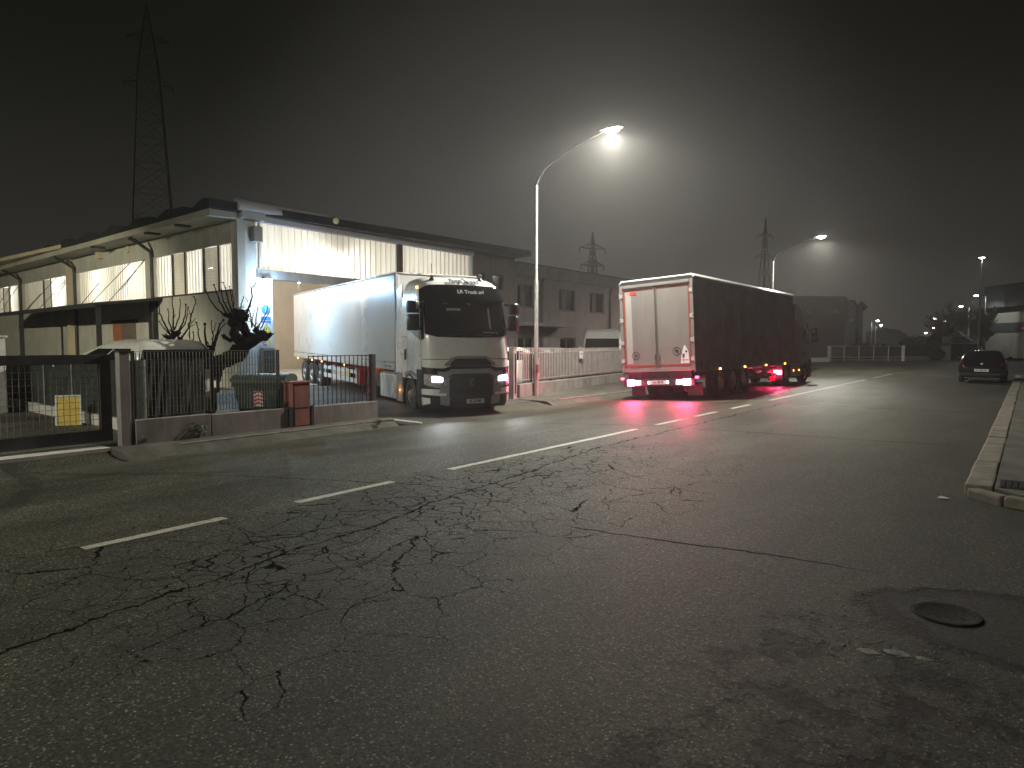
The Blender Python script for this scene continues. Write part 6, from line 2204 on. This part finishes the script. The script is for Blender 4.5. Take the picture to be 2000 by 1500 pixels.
fr = thing('far_hall', 'big olive lit hall with a dark band at the right edge', 'building', pxg(1990, 706))
pl_ = plan((1922, 88), (2140, 70), (2140, 110), (1922, 120))
MB().prism(pl_, 0, 6.2).build('walls', M['far_wall'], fr, world=True)
MB().prism(plan((1918, 86.5), (2145, 68.5), (2145, 112), (1918, 122)), 6.203, 8.9).build('roof_band', M['far_dark'], fr, world=True)
a_, b_ = Vector(pl_[0]), Vector(pl_[1])
d_ = (b_ - a_).normalized()
n_ = Vector((d_.y, -d_.x)) * .06
mb = MB()
p0, p1 = a_.lerp(b_, .04) + n_, a_.lerp(b_, .98) + n_
mb.bar((p0.x, p0.y, 3.75), (p1.x, p1.y, 3.75), .08, 1.1)
mb.build('window_band', M['far_dark'], fr, world=True)
wl2 = thing('pale_block', 'pale lit block seen between the two far bare trees', 'building', pxg(1880, 700))
MB().prism(plan((1858, 118), (1905, 112), (1905, 150), (1858, 155)), 0, 6.2).build('walls', M['far_wall'], wl2, world=True)
MB().prism(plan((1856, 117), (1906, 111), (1906, 151), (1856, 156)), 6.203, 6.5).build('roof', M['far_dark'], wl2, world=True)
fg = thing('far_shed', 'faint grey gabled roof sloping down behind the pair of far lamps', 'building', pxg(1740, 700))
A1, A2, A3 = px(1690, 690, 165), px(1768, 690, 165), px(1720, 640, 165)
mb = MB()
mb.add([(A1.x, A1.y, 0), (A2.x, A2.y, 0), (A2.x, A2.y, 1.5), (A3.x, A3.y, A3.z), (A1.x, A1.y, 4.5)] + [(A1.x, A1.y + 30, 0), (A2.x, A2.y + 30, 0), (A2.x, A2.y + 30, 1.5), (A3.x, A3.y + 30, A3.z), (A1.x, A1.y + 30, 4.5)],
       [(0, 1, 2, 3, 4), (9, 8, 7, 6, 5), (2, 7, 8, 3), (3, 8, 9, 4), (1, 6, 7, 2), (0, 4, 9, 5)])
mb.build('walls', M['far_building'], fg, world=True)
MB().bar((A2.x, A2.y - .2, 1.6), (A3.x, A3.y - .2, A3.z + .1), .4, .2).build('roof_edge', M['far_dark'], fg, world=True)

# bare trees
def bare_tree(label, x, d, height, spread, seed, up=.35, levels=5, name='bare_tree', trunk_r=.22, tmin=.03):
    b = px(x, 690, d)
    t = thing(name, label, 'tree', (b.x, b.y, 0), group='bare trees beyond the junction')
    q = random.Random(seed)
    tr_, tw = MB(), MB()

    def grow(p, dr, L, r, lv):
        n = 4
        pts, rs = [p], [r]
        for i in range(n):
            dr = (dr + Vector((q.gauss(0, .12), q.gauss(0, .12), q.gauss(0, .06)))).normalized()
            p = p + dr * (L / n)
            pts.append(p)
            rs.append(max(tmin, r * (1 - .45 * (i + 1) / n)))
        (tr_ if lv < 2 else tw).tube(pts, rs, 7 if lv < 2 else 3, cap=False)
        if lv >= levels:
            return
        k = q.randint(4, 5) if lv else q.randint(6, 8)
        for i in range(k):
            a = q.uniform(0, 2 * math.pi)
            s = spread * q.uniform(.6, 1.2)
            side = Vector((math.cos(a), math.sin(a), 0))
            nd = (dr + side * s + Vector((0, 0, up))).normalized()
            st = pts[q.randint(2, n)]
            grow(st, nd, L * q.uniform(.58, .80), rs[-1] * q.uniform(.55, .75), lv + 1)
    grow(Vector((0, 0, 0)), Vector((0, 0, 1)), height * .30, trunk_r, 0)
    tr_.build('trunk', M['bark'], t, smooth=50)
    tw.build('crown', M['twig'], t)


bare_tree('round dense bare tree in front of the far lamps', 1829, 82, 8.6, .85, 3, .26, 5, trunk_r=.28, tmin=.013)
bare_tree('narrow upright bare tree left of the tall lamp post', 1908, 80, 7.2, .30, 8, .6, 5, trunk_r=.2)
bare_tree('small bare tree next to the olive lit hall', 1926, 82, 6.4, .42, 12, .5, 5, trunk_r=.16)

# red traffic sign at the right edge
rs_ = px(2003, 641, 57)
t = thing('traffic_sign', 'red round traffic sign cut by the right edge of the view', 'sign', (rs_.x, rs_.y, 0))
MB().tube([(0, .05, 0), (0, .05, rs_.z + .35)], .035, 8).build('pole', M['steel_galv'], t)
MB().lathe([(0, .0), (.34, .0), (.34, .02), (0, .02)], (0, 0, rs_.z), (0, -1, 0), 28).build('disc', M['sign_red'], t)
MB().bx(-.22, .22, -.026, -.021, rs_.z - .06, rs_.z + .06).build('bar', M['white'], t)


# lattice pylons
def pylon(label, x, ytop, d, wbase, mat, arms, seg=9, r=.07, wtop=.8, ground=0.0):
    b = px(x, 672, d)
    h = px(x, ytop, d).z
    t = thing('pylon', label, 'pylon', (b.x, b.y, ground), group='lattice pylons')
    mb = MB()
    rz = Matrix.Rotation(YAW + .5, 3, 'Z')

    def cor(k, z):
        w = wbase + (wtop - wbase) * min(1, z / (h * .82))
        if z > h * .82:
            w = wtop * (1 - (z - h * .82) / (h * .18)) + .06
        return rz @ Vector(((-1, 1, 1, -1)[k] * w / 2, (-1, -1, 1, 1)[k] * w / 2, z))
    zs = [h * (1 - (1 - i / seg) ** 1.25) for i in range(seg + 1)]
    for i in range(seg):
        for k in range(4):
            j = (k + 1) % 4
            mb.bar(cor(k, zs[i]), cor(k, zs[i + 1]), r * 2)
            mb.bar(cor(k, zs[i]), cor(j, zs[i + 1]), r)
            mb.bar(cor(j, zs[i]), cor(k, zs[i + 1]), r)
            mb.bar(cor(k, zs[i + 1]), cor(j, zs[i + 1]), r)
    mb.build('mast', mat, t)
    for f, L in arms:
        for s in (-1, 1):
            m_ = MB()
            z = h * f
            tip = rz @ Vector((s * L, 0, z + .1))
            for k in ((0, 3) if s < 0 else (1, 2)):
                m_.bar(cor(k, z), tip, r * 1.3)
                m_.bar(cor(k, z + L * .35), tip, r * 1.3)
            for g_ in (.4, .7):
                m_.bar(cor(0, z).lerp(tip, g_), cor(1, z + L * .35).lerp(tip, g_), r)
            m_.bar(tip, tip - Vector((0, 0, 1.1)), r * 1.6)
            m_.build('cross_arm', mat, t)
    return t


pylon('tall lattice pylon fading into the night above the warehouse roof', 306, 26, 112, 8.2, M['pylon'], ((.77, 3.6), (.90, 3.0)), 15, r=.048, wtop=3.0)
pylon('small distant pylon above the office roof', 1156, 455, 150, 4.2, M['pylon'], ((.72, 3.0), (.86, 3.4)), 10, r=.10)
pylon('faint pylon tinted for its red lights, far behind the curtain lorry', 1490, 428, 190, 4.4, M['pylon_red'], ((.70, 3.6), (.86, 3.2)), 9, r=.07)

# ================================================================== HAZE
hz = MB().bx(-420, 420, -420, 420, -1.4, 68)
m = bpy.data.materials.new('night_mist')
m.use_nodes = True
nt = m.node_tree
nt.nodes.clear()
out = nt.nodes.new('ShaderNodeOutputMaterial')
pv = nt.nodes.new('ShaderNodeVolumePrincipled')
pv.inputs['Density Attribute'].default_value = ''
pv.inputs['Color'].default_value = (.95, .94, .94, 1)
pv.inputs['Density'].default_value = HAZE_DENS
pv.inputs['Anisotropy'].default_value = .68
nt.links.new(pv.outputs[0], out.inputs['Volume'])
h = hz.build('haze', m)
h['kind'] = 'stuff'
h['label'] = 'thin night mist glowing round the street lamps'
h['category'] = 'haze'
